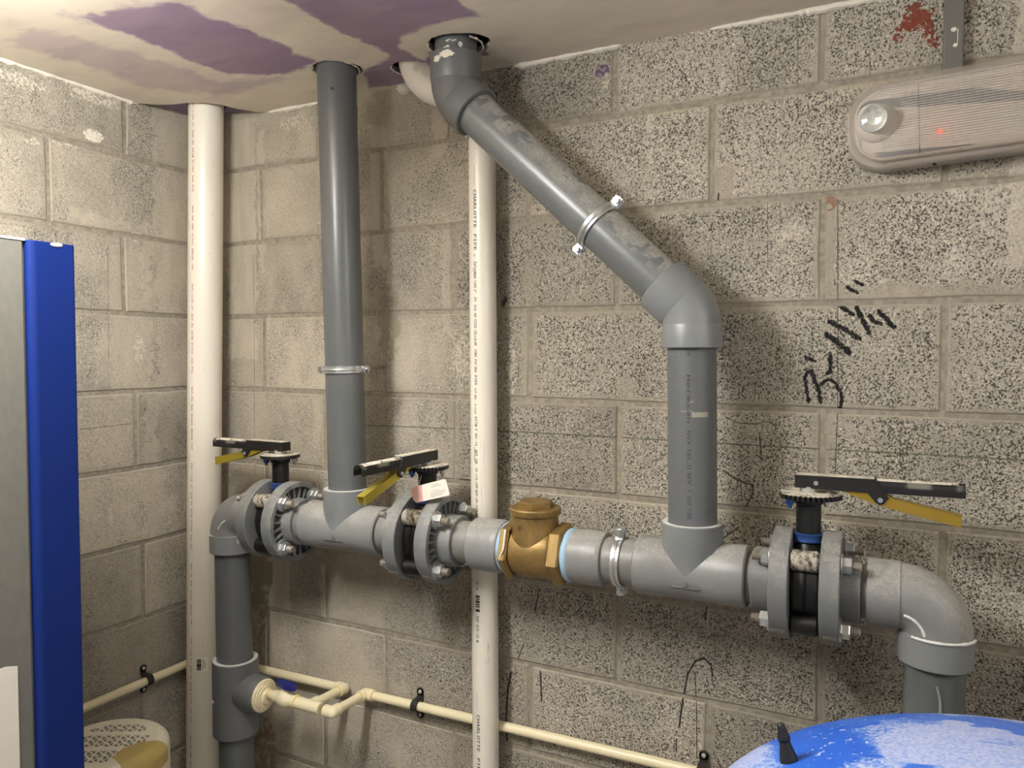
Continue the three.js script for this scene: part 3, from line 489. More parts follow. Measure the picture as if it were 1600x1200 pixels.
SETS.forEach((s, i) => {
  flange(s.l, 1, `grey plastic flange on the check valve's far side, ${['corner', 'riser', 'tee'][i]} side of the valve ${s.short}`.replace("on the check valve's far side, ", 'on the '), [0.040, 0.058, 0.066][i]);
  flange(s.r, -1, `grey ribbed plastic flange with hub, ${['tee', 'check valve', 'elbow'][i]} side of the valve ${s.short}`, [0.052, 0.062, 0.060][i]);
  butterfly((s.l + s.r) / 2, s.r - s.l, s.turn, ['black lever butterfly valve beside corner pipe, lever parallel to wall', 'black lever butterfly valve with paper tag, lever turned into the room', 'black lever butterfly valve above the blue tank, lever pointing to the elbow'][i], { t0: s.t0, t1: s.t1, drop: [0.20, 0.30, 0.20][i], yellow: i === 2 ? M.yellow : M.yellowGreen });
  boltSet(s.l - FLT, s.r + FLT, 0, s.words);
});

// ---------------------------------------------------------------- pipes and fittings of the header
const elbL = elbow90('pipe_elbow', 'grey ninety degree elbow beside the white corner pipe', [0.270, hy(0.27) + 0.002, ZH], 1, M.fit, 0.100);
const elbR = elbow90('pipe_elbow', 'grey ninety degree elbow above the blue tank', [1.853, hy(1.853), ZH], -1, M.fit, 0.102);
headerPipe(0.5, 0.56, 'short grey pipe nipple between the first valve and the riser tee');
tee(0.647, 0.110, 0.093, 'grey tee under the tall vertical riser');
headerPipe(0.74, 0.80, 'short grey nipple between riser tee and tagged valve');
headerPipe(0.945, 1.01, 'short grey nipple between tagged valve and brass check valve');
{
  const a = onHeader('threaded_adapter', 'grey threaded adapter screwed into the tagged-valve side of the check valve', 'pipe adapter', 1.031);
  part('body', rev([[-0.037, PIPE_R - 0.001], [-0.037, 0.0530], [-0.035, 0.0550], [0.018, 0.0556], [0.024, 0.0560], [0.033, 0.0535], [0.036, 0.0500], [0.036, 0.03]], 'x', 56, 0.35), M.fit, a);
  const b = onHeader('threaded_adapter', 'grey threaded adapter screwed into the clamp side of the check valve', 'pipe adapter', 1.252);
  part('body', rev([[-0.036, 0.03], [-0.036, 0.0485], [-0.030, 0.0515], [-0.012, 0.0535], [0.028, 0.0535], [0.036, 0.0515], [0.037, PIPE_R]], 'x', 56, 0.25), M.fit, b);
  headerPipe(1.285, 1.36, 'short grey pipe nipple held by the zinc clamp');
}
headerPipe(1.725, 1.77, 'short grey nipple between last valve and right elbow');
headerPipe(0.355, 0.385, 'short grey nipple between left elbow and first valve');
tee(1.456, 0.102, 0.090, 'grey tee under the vertical pipe of the diagonal offset');
headerPipe(1.555, 1.585, 'short grey nipple between offset tee and last valve');
{ // brass swing check valve
  const o = onHeader('check_valve', 'brass swing check valve with hexagonal cap', 'valve', 1.1355);
  for (const [s, w] of [[-1, 0.020], [1, 0.026]]) { const g = hexPrism(0, w, 0.0545, 'x', 0.003); if (s < 0) g.rotateY(Math.PI); g.rotateX(0.18); g.translate(s * 0.0425 + (s > 0 ? 0.003 : 0), 0, 0); part('hex_end', g, M.brass, o); }
  part('barrel', rev([[-0.044, 0.046], [-0.040, 0.0505], [-0.02, 0.0535], [0.0, 0.0545], [0.02, 0.0535], [0.042, 0.0505], [0.047, 0.046]], 'x', 56, 0.6), M.brass, o);
  part('bonnet', rev([[0.0, 0.0515], [0.030, 0.0520], [0.050, 0.0492], [0.066, 0.0478], [0.074, 0.0485], [0.077, 0.0525], [0.080, 0.0535], [0.088, 0.0535], [0.0905, 0.0515], [0.0905, 0]], 'y', 56, 0.5).translate(-0.002, 0, 0), M.brass, o);
  part('cap_hex', hexPrism(0.089, 0.1035, 0.0335, 'y', 0.002).rotateY(0.3).translate(-0.002, 0, 0), M.brass, o);
  const st = []; for (let i = 0; i <= 16; i++) { const t = i / 16; st.push({ p: V(-0.050 + 0.006 * Math.sin(t * 3) - 0.006 * t, 0.047 - t * 0.062 + 0.004 * Math.sin(t * 9), 0.040 + 0.020 * Math.sin(Math.min(1, t * 1.4) * 1.4)), t: V(0, -1, 0), r: 0.0024 - 0.0009 * t }); }
  part('sealant_string', sweep(st, 8), M.compound, o).userData.label = 'cream drip of sealant';
  const pl = rev([[0, 0], [0, 0.0062], [0.010, 0.0055], [0.012, 0.004], [0.012, 0]], 'z', 16).translate(-0.044, 0.048, 0.030); part('side_plug', pl, M.brass, o);
  const E = poly([[0, 0], [0.005, 0], [0.005, 0.0012], [0.0014, 0.0012], [0.0014, 0.0032], [0.0042, 0.0032], [0.0042, 0.0044], [0.0014, 0.0044], [0.0014, 0.0064], [0.005, 0.0064], [0.005, 0.0076], [0, 0.0076]]), A = poly([[0, 0], [0.0014, 0], [0.0021, 0.0022], [0.0045, 0.0022], [0.0052, 0], [0.0066, 0], [0.0041, 0.0076], [0.0025, 0.0076]]);
  const txt = mergeGeometries([extrude(E, 0.0016, 0), extrude(A, 0.0016, 0).translate(0.0068, 0, 0)]); txt.translate(-0.024, 0.052, 0.0470); txt.rotateY(0.12); part('cast_letters', txt, M.brass, o);
  for (const [x, w, who] of [[1.0735, 0.014, 'tagged-valve'], [1.2145, 0.014, 'clamp']]) { const t = onHeader('thread_tape', `pale blue sealant ring on the ${who} side of the brass valve`, 'tape', x); part('ring', rev([[-w / 2, 0.045], [-w / 2, 0.0500], [-w * .2, 0.0530], [w * .2, 0.0535], [w / 2, 0.0505], [w / 2, 0.045]], 'x', 48, 0.5), M.tape, t); }
}

// ---------------------------------------------------------------- vertical runs
const A0 = V(0.648, hy(0.648) + 0.05, ZH), A1 = V(0.6265, 2.55, 0.163);
straight('riser_pipe', 'tall dark grey vertical riser pipe into the ceiling', A0, A1, PIPE_R, M.pipeV, null, (o) => {
  part('print_dot', new THREE.SphereGeometry(0.004, 10, 8).scale(1, 1, .3).translate(0, 0.95, 0.0442).rotateY(0.45), std({ color: 0x5a2a20, roughness: .7 }), o).userData.label = 'small rust-red spot';
});
{ // riser B with its printed line
  const L = 0.43, y0 = hy(1.45) + 0.05;
  const base = [101, 103, 104];
  const tex = canvasTex(1024, 2048, (c, w, h) => {
    c.fillStyle = `rgb(${base})`; c.fillRect(0, 0, w, h); const R = rng(4);
    for (let i = 0; i < 900; i++) { c.fillStyle = `rgba(${R() > .5 ? '170,168,160' : '70,72,74'},${R() * .10})`; c.fillRect(R() * w, R() * h, 20 + R() * 160, 1 + R() * 5); }
    for (let i = 0; i < 90; i++) { c.fillStyle = `rgba(205,200,188,${.2 + R() * .4})`; c.beginPath(); c.ellipse(R() * w, R() * h, 1 + R() * 3, 1 + R() * 4, 0, 0, 7); c.fill(); }
    const Y = (py) => (1 - (onZ(1080, py, ZH + 0.04).y - y0) / L) * h;
    c.fillStyle = 'rgba(176,170,150,.8)'; c.fillRect(0.535 * w, Y(644), 0.11 * w, Y(652) - Y(644)); c.fillRect(0.46 * w, Y(642), 0.08 * w, 6); c.fillRect(0.52 * w, Y(627), 0.03 * w, 8);
    c.fillStyle = '#2b2b2c'; c.font = '36px monospace';
    for (const [s, a, b] of [['H', 549, 556], ['Hermsan', 585, 662], ['RVX', 672, 696], ['OD.D', 702, 734], ['MY', 738, 758], ['1 800', 764, 790], ['TUBE', 792, 812]]) { c.save(); c.translate(0.505 * w, Y(a)); c.rotate(Math.PI / 2); c.scale((Y(b) - Y(a)) / c.measureText(s).width, 0.9); c.fillText(s, 0, 0); c.restore(); }
  });
  const o = thing('riser_pipe', 'short grey vertical pipe with printed line below the diagonal offset', 'pipe', [1.456, y0, ZH]); o.quaternion.setFromUnitVectors(V(0, 1, 0), V(-0.008, L, 0).normalize());
  const g = cyl(0, L, PIPE_R, 'y', 64, 0.001); const u = g.attributes.uv, p = g.attributes.position; for (let i = 0; i < u.count; i++) u.setY(i, p.getY(i) / L); part('pipe_wall', g, std({ map: tex, roughness: 0.36 }), o);
}
const VL = V(1.449, 1.810, ZH), VU = V(0.944, 2.279, ZH + 0.004);
const DG = VU.clone().sub(VL).normalize(), DN = DG.clone().negate();
elbow45('lighter grey angled elbow at the foot of the diagonal pipe', VL.toArray(), V(0.008, -1, 0).normalize(), DG, 0.066, 0.080, M.fitClean);
elbow45('dark grey angled elbow just below the ceiling hole', VU.toArray(), V(0, 1, 0), DN, 0.078, 0.068, M.fitDark);
M.pipeD.map.offset.x = 0.46;
straight('diagonal_pipe', 'dusty grey diagonal offset pipe with wiped patches', VL.clone().addScaledVector(DG, 0.05), VU.clone().addScaledVector(DN, 0.045), PIPE_R, M.pipeD);
straight('stub_pipe', 'short grey pipe with white paint smears entering the ceiling hole', V(0.944, 2.33, ZH + 0.004), V(0.944, 2.56, ZH + 0.006), PIPE_R, M.pipeV, null, (o) => {
  const R = rng(12); for (const [az, y, w, h] of [[0.10, 0.030, 0.020, 0.010], [0.45, 0.014, 0.022, 0.008], [0.75, 0.036, 0.012, 0.014], [0.30, 0.044, 0.03, 0.006]]) { const pts = []; for (let i = 0; i < 14; i++) { const a = i / 14 * 6.283, r = .6 + R() * .5; pts.push([Math.cos(a) * w / 2 * r, Math.sin(a) * h / 2 * r]); } const g = new THREE.ShapeGeometry(poly(pts)), p = g.attributes.position; for (let i = 0; i < p.count; i++) { const th = az + p.getX(i) / PIPE_R; p.setXYZ(i, Math.sin(th) * (PIPE_R + .0006), y + p.getY(i), Math.cos(th) * (PIPE_R + .0006)); } g.computeVertexNormals(); part('paint_smear', g, M.compound, o); }
});
{ // paint chips on the upper elbow
  const up = scene.children.find((c) => c.userData.label === 'dark grey angled elbow just below the ceiling hole'), R = rng(2);
  for (const [az, y, w, h] of [[0.18, 0.064, 0.036, 0.016], [-0.22, 0.058, 0.020, 0.018]]) { const pts = []; for (let i = 0; i < 18; i++) { const a = i / 18 * 6.283, r = .65 + R() * .5; pts.push([Math.cos(a) * w / 2 * r, Math.sin(a) * h / 2 * r]); } const g = new THREE.ShapeGeometry(poly(pts)), p = g.attributes.position; for (let i = 0; i < p.count; i++) { const th = az + p.getX(i) / FIT_R; p.setXYZ(i, Math.sin(th) * (FIT_R + .0006), y + p.getY(i), Math.cos(th) * (FIT_R + .0006)); } g.computeVertexNormals(); part('paint_chip', g, M.compound, up); }
}
straight('drop_pipe', 'dark grey vertical pipe between the left elbow and the reducing tee', V(0.273, 0.90, ZH), V(0.270, 1.26, ZH), PIPE_R, M.pipeV);
straight('drop_pipe', 'dark grey vertical pipe running down from the reducing tee', V(0.281, 0.0, ZH), V(0.277, 0.80, ZH), PIPE_R, M.pipeV);
straight('drop_pipe', 'grey vertical pipe dropping behind the blue tank', V(1.857, 0.0, ZH), V(1.853, 1.26, ZH), PIPE_R, M.pipeV, null, (o) => {
  const st = []; for (let i = 0; i <= 24; i++) { const t = i / 24; st.push({ p: V(Math.sin(0.02 + 0.10 * Math.sin(t * 4) + .1 * t) * 0.0447, 1.212 - t * 0.075, Math.cos(0.02 + .1 * Math.sin(t * 4) + .1 * t) * 0.0447), t: V(0, -1, 0), r: 0.0018 + 0.0012 * t }); } part('glue_drip', sweep(st, 8), std({ color: 0x8f918c, roughness: .3 }), o);
});
{ // white glue lines on the elbows
  const arcLine = (parent, f, n, r) => { const st = []; for (let i = 0; i <= n; i++) { const a = f(i / n), b = f(Math.min(1, i / n + .02)), c = f(Math.max(0, i / n - .02)); st.push({ p: a, t: b.clone().sub(c), r: r * (0.7 + 0.5 * vn(i * .8, 3)) }); } part('glue_line', sweep(st, 8, V(.3, .2, .93)), M.glue, parent).userData.label = 'white bead of dried solvent cement'; };
  arcLine(elbR, (t) => { const a = lerp(0.9, -0.45, t) * 1.5; return V(Math.sin(a) * 0.0562 , -0.0525, Math.cos(a) * 0.0562); }, 30, 0.0024);
  arcLine(elbR, (t) => { const a = t * 1.25 + 0.15; const R2 = 0.053 - 0.0535 * 0.32; return V(-0.053 + Math.sin(a) * R2, -0.053 + Math.cos(a) * R2, 0.0508); }, 24, 0.0024);
  arcLine(elbL, (t) => { const a = lerp(-0.9, -0.15, t); return V(Math.sin(a) * 0.0562, -0.0525, Math.cos(a) * 0.0562); }, 20, 0.0022);
  arcLine(elbL, (t) => { const a = t * 0.75 + 0.35; const R2 = 0.053 - 0.0535 * 0.10; return V(0.053 - Math.sin(a) * R2, -0.053 + Math.cos(a) * R2, 0.0536); }, 20, 0.0022);
}
{ // reducing tee at the foot of the left drop
  const o = thing('reducing_tee', 'dark grey reducing tee with a cream bushing', 'pipe tee', [0.276, 0.842, ZH]);
  const h0 = -0.098, h1 = 0.096, r = 0.0575;
  part('run', rev([[h0, PIPE_R], [h0, r - 0.002], [h0 + 0.002, r], [h1 - 0.0015, r], [h1, r - 0.0015], [h1, r - 0.004]], 'y', 64, 0.4), M.fitDark, o);
  part('run_rim', rev([[h1 - 0.006, PIPE_R], [h1, PIPE_R], [h1 + 0.0005, r - 0.002], [h1 - 0.001, r - 0.0012]], 'y', 64, 0.4), M.rim, o).userData.label = 'pale cut rim';
  const br = rev([[0.0, 0.0465], [0.060, 0.0465], [0.092, 0.0455], [0.097, 0.0435], [0.097, 0.030]], 'x', 48, 0.5).translate(0, 0.018, 0); part('branch', br, M.fitDark, o);
  part('bushing', rev([[0.09, 0], [0.09, 0.0408], [0.101, 0.0408], [0.1035, 0.038], [0.1035, 0.034], [0.107, 0.033], [0.107, 0.0285], [0.110, 0.0275], [0.110, 0.021], [0.116, 0.0175], [0.116, 0]], 'x', 48, 0.3).translate(0, 0.018, 0), M.cpvc, o).userData.label = 'cream stepped bushing';
  part('glue_blob', new THREE.SphereGeometry(0.0045, 12, 8).scale(1, 1, .5).translate(-0.024, -0.004, 0.0525), M.glue, o);
}
// ---------------------------------------------------------------- white stacks
{
  const yA = 0.0, L = 2.52, a = V(0.062, yA, 0.086), b = V(0.1245, yA + L, 0.086);
  const v0 = 0.55, vl = 1.85;
  const W1 = (c, w, h) => {
    c.fillStyle = 'rgb(226,218,204)'; c.fillRect(0, 0, w, h); const R = rng(9);
    for (let i = 0; i < 260; i++) { c.fillStyle = `rgba(150,138,120,${R() * .10})`; c.fillRect(R() * w, R() * h, 1 + R() * 8, 4 + R() * 60); }
    for (let i = 0; i < 26; i++) { c.fillStyle = `rgba(70,62,52,${.25 + R() * .4})`; c.beginPath(); c.ellipse(w * (.4 + R() * .35), R() * h, 1.2 + R() * 2, 1 + R() * 4, 0, 0, 7); c.fill(); }
    c.fillStyle = 'rgba(150,70,56,.85)'; c.font = 'bold 28px monospace'; let y = 6; const words = ['PVC-1120', '3"', 'SCH 40', 'ASTM D1785', '260 PSI', 'NSF-PW', 'DWV', 'D2665', 'DRAIN', '73F'];
    for (let k = 0; y < h - 40; k++) { const s = words[k % words.length]; c.save(); c.translate(0.500 * w, y); c.rotate(Math.PI / 2); c.scale(0.42, 1); c.fillText(s, 0, 0); y += c.measureText(s).width * 0.42 + (k % 5 === 4 ? 40 : 8); c.restore(); }
    const py = onZ(316, 1042, 0.13).y, Y = (1 - (py - v0) / vl) * h, X = 0.612 * w; c.fillStyle = '#efe9dc'; c.fillRect(X - 48, Y - 21, 112, 42);
    for (let k = 0; k < 18; k++) { c.fillStyle = R() > .3 ? '#1d1916' : '#b9b1a2'; c.fillRect(X - 40, Y - 18 + k * 2, 44, 2); } c.fillStyle = '#4a423a'; for (let k = 0; k < 14; k++) { c.fillRect(X + 16, Y - 16 + k * 2.4, 9, 1.4); if (k > 2 && k < 12) c.fillRect(X + 34, Y - 16 + k * 2.4, 9, 1.2); }
  };
  straight('white_pipe', 'white plastic stack pipe standing in the corner of the room', a, b, 0.0445, std({ map: (() => { const t = canvasTex(1024, 2048, W1); return t; })(), roughness: 0.30 }), null, (o) => { const g = o.children[0].geometry, u = g.attributes.uv, p = g.attributes.position; for (let i = 0; i < u.count; i++) u.setY(i, (p.getY(i) - v0) / vl); });
}
{
  const v0 = 0.55, vl = 1.75, zz = 0.055, a = V(0.975, 0, zz), b = V(0.9515, 2.245, zz);
  const W2 = (c, w, h) => {
    c.fillStyle = 'rgb(226,219,205)'; c.fillRect(0, 0, w, h); const R = rng(19);
    for (let i = 0; i < 200; i++) { c.fillStyle = `rgba(150,138,120,${R() * .09})`; c.fillRect(R() * w, R() * h, 1 + R() * 10, 4 + R() * 60); }
    const Y = (py) => (1 - (onZ(748, py, zz + 0.02).y - v0) / vl) * h;
    const put = (s, p0, p1, size, x = 0.466, col = '#2a2522') => { c.fillStyle = col; c.font = `bold ${size * 1.9}px monospace`; c.save(); c.translate(x * w, Y(p0)); c.rotate(Math.PI / 2); c.scale((Y(p1) - Y(p0)) / c.measureText(s).width, 1.25); c.fillText(s, 0, 0); c.restore(); };
    c.fillStyle = '#4a433c'; c.fillRect(0.475 * w, Y(258), 3, Y(290) - Y(258));
    for (const [s, p0, p1, z] of [['CHARLOTTE', 297, 357, 24], ['PIPE', 366, 392, 24], ['o-', 397, 405, 14], ['Satyyman', 409, 436, 26], ['1200', 438, 450, 20], ['2"', 452, 458, 20], ['IPS', 464, 472, 20], ['SCH', 476, 486, 20], ['40', 489, 496, 20], ['CCEX', 499, 513, 20], ['CELLULAR', 516, 540, 20], ['CORE', 546, 558, 20], ['PVC-DWV', 561, 582, 20], ['PIPE', 586, 602, 20], ['nsf-dwv', 606, 624, 18], ['LR tested', 630, 646, 14], ['ASTM', 650, 666, 20], ['F', 669, 673, 20], ['891-10', 676, 696, 20], ['NOT', 702, 712, 20], ['FOR', 716, 724, 20], ['CP-110-CPP', 730, 762, 20], ['NSF-CP-110-PP', 764, 808, 20], ['10.10', 905, 920, 20], ['EXT 610:10 M', 960, 1001, 22], ['CHARLOTTE', 1113, 1171, 24], ['PIPE', 1180, 1206, 24]]) put(s, p0, p1, z);
    put('PRESSURE', 698, 722, 9, 0.452); c.fillStyle = '#4a433c'; c.fillRect(0.475 * w, Y(1077), 3, Y(1107) - Y(1077));
    for (let k = 0; k < 15; k++) { c.fillStyle = R() > .3 ? '#241f1b' : '#cfc7b8'; c.fillRect(0.462 * w, lerp(Y(928), Y(953), k / 15), 0.055 * w, (Y(953) - Y(928)) / 15 + .5); }
    c.strokeStyle = 'rgba(110,98,82,.5)'; for (let i = 0; i < 12; i++) { c.beginPath(); const x = (.58 + R() * .06) * w, y = Y(990 + R() * 40); c.moveTo(x, y); c.lineTo(x + (R() - .5) * 6, y + 10 + R() * 25); c.lineWidth = 1 + R() * 3; c.stroke(); }
    for (let i = 0; i < 18; i++) { c.beginPath(); const x = (.52 + R() * .10) * w, y = Y(660 + R() * 130); c.moveTo(x, y); c.lineTo(x + (R() - .5) * 4, y + 20 + R() * 60); c.lineWidth = 1; c.stroke(); }
  };
  straight('white_pipe', 'white plastic pipe with printed text behind the brass valve', a, b, 0.0302, std({ map: canvasTex(1024, 2048, W2), roughness: 0.32 }), null, (o) => { const g = o.children[0].geometry, u = g.attributes.uv, p = g.attributes.position; for (let i = 0; i < u.count; i++) u.setY(i, (p.getY(i) - v0) / vl); });
  // offset of two elbows up into the ceiling
  const o = thing('white_elbow', 'white plastic elbow curving up into the ceiling behind the grey elbow', 'pipe elbow', [0.79, 2.40, 0.085]);
  const st = [], r = 0.0375, C1 = V(0.088, 0.02, -0.004); st.push({ p: V(0, 0.10, 0.004), t: V(0, -1, 0), r });
  for (let i = 0; i <= 20; i++) { const t = i / 20 * Math.PI / 2; st.push({ p: V(0.088 - Math.cos(t) * 0.088, 0.012 - Math.sin(t) * 0.088, -0.012 * t), t: V(Math.sin(t), -Math.cos(t), 0), r: t > 1.35 ? 0.0355 : r }); }
  for (let i = 0; i <= 12; i++) { const t = i / 12 * Math.PI / 2; st.push({ p: V(0.100 + Math.sin(t) * 0.062, -0.076 - 0.062 + Math.cos(t) * 0.062, -0.024), t: V(Math.cos(t), -Math.sin(t), 0), r: 0.0355 }); }
  st.push({ p: V(0.162, -0.19, -0.026), t: V(0, -1, 0), r: 0.0355 }, { p: V(0.162, -0.1905, -0.026), t: V(0, -1, 0), r: 0.0305 });
  part('bend', sweep(st, 40), M.white, o);
  for (const [t, rr] of [[0.62, 0.0058], [0.80, 0.0048]]) { const cx = 0.088 - Math.cos(t) * 0.088 + 0.010, cy = 0.012 - Math.sin(t) * 0.088 + 0.006; const g = new THREE.TorusGeometry(rr, 0.0007, 6, 24).translate(cx + (t > .7 ? 0.008 : 0), cy, 0.0318 - (t > .7 ? 0.002 : 0)); part('moulding_mark', g, M.white, o); }
}

// ---------------------------------------------------------------- split ring clamps
function ringClamp(label, pos, axisDir, earDir, rodTo) {
  const o = thing('pipe_clamp', label, 'clamp', pos); const q = new THREE.Quaternion().setFromRotationMatrix(new THREE.Matrix4().makeBasis(earDir, axisDir, earDir.clone().cross(axisDir))); // local x ears, y pipe axis
  const B = new THREE.Group(); B.name = 'band'; B.quaternion.copy(q); o.add(B);
  for (const s of [1, -1]) { // front and back halves with ears
    const pts = [], ro = 0.0488, ri = 0.0452; const n = 26, e = 0.16; const outer = [], inner = [];
    for (let i = 0; i <= n; i++) { const a = e + i / n * (Math.PI - 2 * e); outer.push([Math.cos(a) * ro, s * Math.sin(a) * ro]); inner.push([Math.cos(a) * ri, s * Math.sin(a) * ri]); }
    const ear = 0.067, y1 = s * 0.0092, y0 = s * 0.0052;
    pts.push([ear, y0], [ear, y1], ...outer.map(([x, y], i) => i === 0 ? [ro + 0.002, y1] : [x, y]).slice(0, -1), [-ro - 0.002, y1], [-ear, y1], [-ear, y0], ...inner.reverse().map(([x, y], i, A) => i === 0 ? [-ri, y0] : i === A.length - 1 ? [ri, y0] : [x, y]));
    const g = extrude(poly(pts), 0.017, 0.0012, 1); g.translate(0, 0, -0.0085); g.rotateX(Math.PI / 2); part(s > 0 ? 'back_half' : 'front_half', g, M.zinc, B);
    const rib = []; for (let i = 0; i <= n; i++) { const a = 0.35 + i / n * (Math.PI - 0.7); rib.push(V(Math.cos(a) * ro, 0, s * Math.sin(a) * ro)); } part('rib', new THREE.TubeGeometry(new THREE.CatmullRomCurve3(rib), 40, 0.0026, 8), M.zinc, B);
  }
  for (const s of [1, -1]) { const g = mergeGeometries([cyl(-0.016, 0.015, 0.0033, 'z', 12), hexPrism(-0.016, -0.0098, 0.0058, 'z'), hexPrism(0.0098, 0.015, 0.0062, 'z')].map((k) => k.index ? k.toNonIndexed() : k)); g.translate(s * 0.0595, 0, 0); part('clamp_screw', g, M.zinc, B); }
  if (rodTo) { const a = V(...pos).lerp(rodTo, 0.33), r = new THREE.Group(); const d = rodTo.clone().sub(a), L = d.length(); const g = cyl(0, L + 0.01, 0.0048, 'y', 16); g.applyQuaternion(new THREE.Quaternion().setFromUnitVectors(V(0, 1, 0), d.normalize())); g.translate(a.x - pos[0], a.y - pos[1], a.z - pos[2]); part('hanger_rod', g, M.bolt, o); }
  return o;
}
ringClamp('zinc split ring clamp on the tall dark riser', [0.640, 1.693, 0.1545], V(-0.0175, 1, 0.011).normalize(), V(1, 0.0175, 0).normalize(), V(0.636, 1.697, 0));
ringClamp('zinc split ring clamp on the diagonal pipe', VL.clone().addScaledVector(DG, 0.252).toArray(), DG.clone(), V(-DG.y, DG.x, 0).multiplyScalar(-1).setZ(0.02).normalize().multiplyScalar(1), VL.clone().addScaledVector(DG, 0.252).setZ(0));
ringClamp('upright zinc clamp on the header beside the offset tee', [1.318, hy(1.318), ZH], V(1, TILT, 0).normalize(), V(0, 1, 0.08).normalize(), V(1.318, hy(1.318), 0));

// ---------------------------------------------------------------- cream water line
{
  const r = 0.0111, zc = 0.021, yA = 0.849, yB = (x) => 0.8465 + 0.0205 * x;
  straight('water_pipe', 'cream plastic water pipe along the left wall', V(0.021, 0.860, 1.2), V(0.021, 0.850, 0.03), r, M.cpvc);
  straight('water_pipe', 'cream water pipe on the back wall between corner and valve branch', V(0.03, yB(0), zc), V(0.515, yB(0.515), zc), r, M.cpvc);
  straight('water_pipe', 'long cream water pipe on the back wall passing behind the white pipe', V(0.612, yB(0.612), zc), V(2.4, yB(2.4), zc), r, M.cpvc);
  solo('water_elbow', new THREE.SphereGeometry(0.0150, 24, 16), M.cpvc, 'cream elbow in the room corner behind the white pipe', 'pipe elbow', [0.0225, yB(0), 0.0225]);
  const fitR = 0.0145;
  const ell = (label, p, da, db, la, lb) => { const o = thing('water_elbow', label, 'pipe elbow', p.toArray()); part('corner', new THREE.SphereGeometry(fitR, 24, 16), M.cpvc, o); for (const [d, l] of [[da, la], [db, lb]]) { const g = cyl(0, l, fitR, 'y', 28, 0.001); g.applyQuaternion(new THREE.Quaternion().setFromUnitVectors(V(0, 1, 0), d)); part('socket', g, M.cpvc, o); const k = rev([[l - 0.001, r], [l + 0.0008, fitR - 0.001], [l + 0.0016, r]], 'y', 28); k.applyQuaternion(new THREE.Quaternion().setFromUnitVectors(V(0, 1, 0), d)); part('glue_ring', k, M.cpvcGlue, o); } return o; };
  const yv = 0.868, X1 = 0.525, X2 = 0.596, E1 = V(X1, yB(X1), zc), E2 = V(X2, yB(X2), zc), T = V(X1, yv - 0.001, ZH), F = V(0.596, yv - 0.002, ZH);
  ell('cream elbow where the corner-side wall pipe turns into the room', E1, V(-1, 0, 0), T.clone().sub(E1).normalize(), 0.022, 0.022);
  ell('cream elbow where the branch rejoins the long wall pipe', E2, V(1, 0, 0), F.clone().sub(E2).normalize(), 0.026, 0.024);
  ell('cream elbow at the end of the ball valve branch', F, V(-1, 0, 0), E2.clone().sub(F).normalize(), 0.022, 0.024);
  const tg = (a, b, label) => straight('water_pipe', label, a, b, r, M.cpvc, 'short pipes between wall and ball valve branch');
  tg(T.clone().lerp(E1, 0.12), E1.clone().lerp(T, 0.1), 'short cream pipe from the branch tee back to the wall'); tg(F.clone().lerp(E2, 0.12), E2.clone().lerp(F, 0.1), 'short cream pipe from the end elbow back to the wall');
  const t = thing('water_tee', 'cream tee on the ball valve branch', 'pipe tee', T.toArray()); part('run', cyl(-0.038, 0.036, fitR, 'x', 28, 0.001), M.cpvc, t); const gb = cyl(0, 0.028, fitR, 'y', 28, 0.001); gb.applyQuaternion(new THREE.Quaternion().setFromUnitVectors(V(0, 1, 0), E1.clone().sub(T).normalize())); part('branch', gb, M.cpvc, t);
  part('glue_ring', rev([[-0.041, r], [-0.039, fitR + .0008], [-0.036, r]], 'x', 28), M.cpvcGlue, t);
  const b = thing('ball_valve', 'cream ball valve with a dark blue lever handle', 'valve', [0.450, yv, ZH]);
  part('body', rev([[-0.062, r], [-0.036, r], [-0.036, 0.0150], [-0.020, 0.0155], [-0.016, 0.0185], [-0.008, 0.0215], [0.006, 0.0215], [0.014, 0.0180], [0.018, 0.0165], [0.034, 0.0160], [0.038, r], [0.042, r]], 'x', 40, 0.5), M.cpvc, b);
  part('glue_ring', rev([[0.033, r], [0.0355, 0.0168], [0.038, r]], 'x', 28), M.cpvcGlue, b); part('nipple_glue', rev([[-0.060, r], [-0.058, 0.0128], [-0.054, r]], 'x', 28), M.cpvcGlue, b);
  const hs = poly([[-0.030, -0.0085], [-0.030, 0.0085], [-0.010, 0.0100], [0.006, 0.0125], [0.028, 0.0100], [0.036, 0.002], [0.032, -0.0085], [0.004, -0.0125], [-0.010, -0.0100]]); const hgx = extrude(hs, 0.014, 0.002, 2); hgx.rotateX(-Math.PI / 2); hgx.translate(0, 0.028, 0); const H = part('handle', hgx, std({ color: new THREE.Color().setRGB(0.012, 0.018, 0.16), roughness: 0.4 }), b); H.rotation.y = -0.15; H.userData.label = 'dark blue handle';
  part('handle_stem', cyl(0.015, 0.030, 0.008, 'y', 18), M.cpvc, b);
  // wall straps
  const strap = (label, p, along) => { const o = thing('pipe_strap', label, 'pipe clamp', p, 'dark pipe straps'); const G = new THREE.Group(); G.name = 'strap'; o.add(G); if (along === 'z') G.rotation.y = Math.PI / 2;
    const pr = []; for (let i = 0; i <= 20; i++) { const a = -Math.PI / 2 + i / 20 * Math.PI; pr.push([Math.cos(a) * 0.0136, Math.sin(a) * 0.0136]); } const sh = [[-0.0185, -0.034], [-0.0185, -0.0136], [0, -0.0136], ...pr, [0, 0.0136], [-0.0185, 0.0136], [-0.0185, 0.034], [-0.0165, 0.034], [-0.0165, 0.0155], [0.001, 0.0155]]; const out = pr.map(([x, y]) => [x * 1.14 + 0.0005, y * 1.14]).reverse(); const all = [...sh, ...out, [0.001, -0.0155], [-0.0165, -0.0155], [-0.0165, -0.034]];
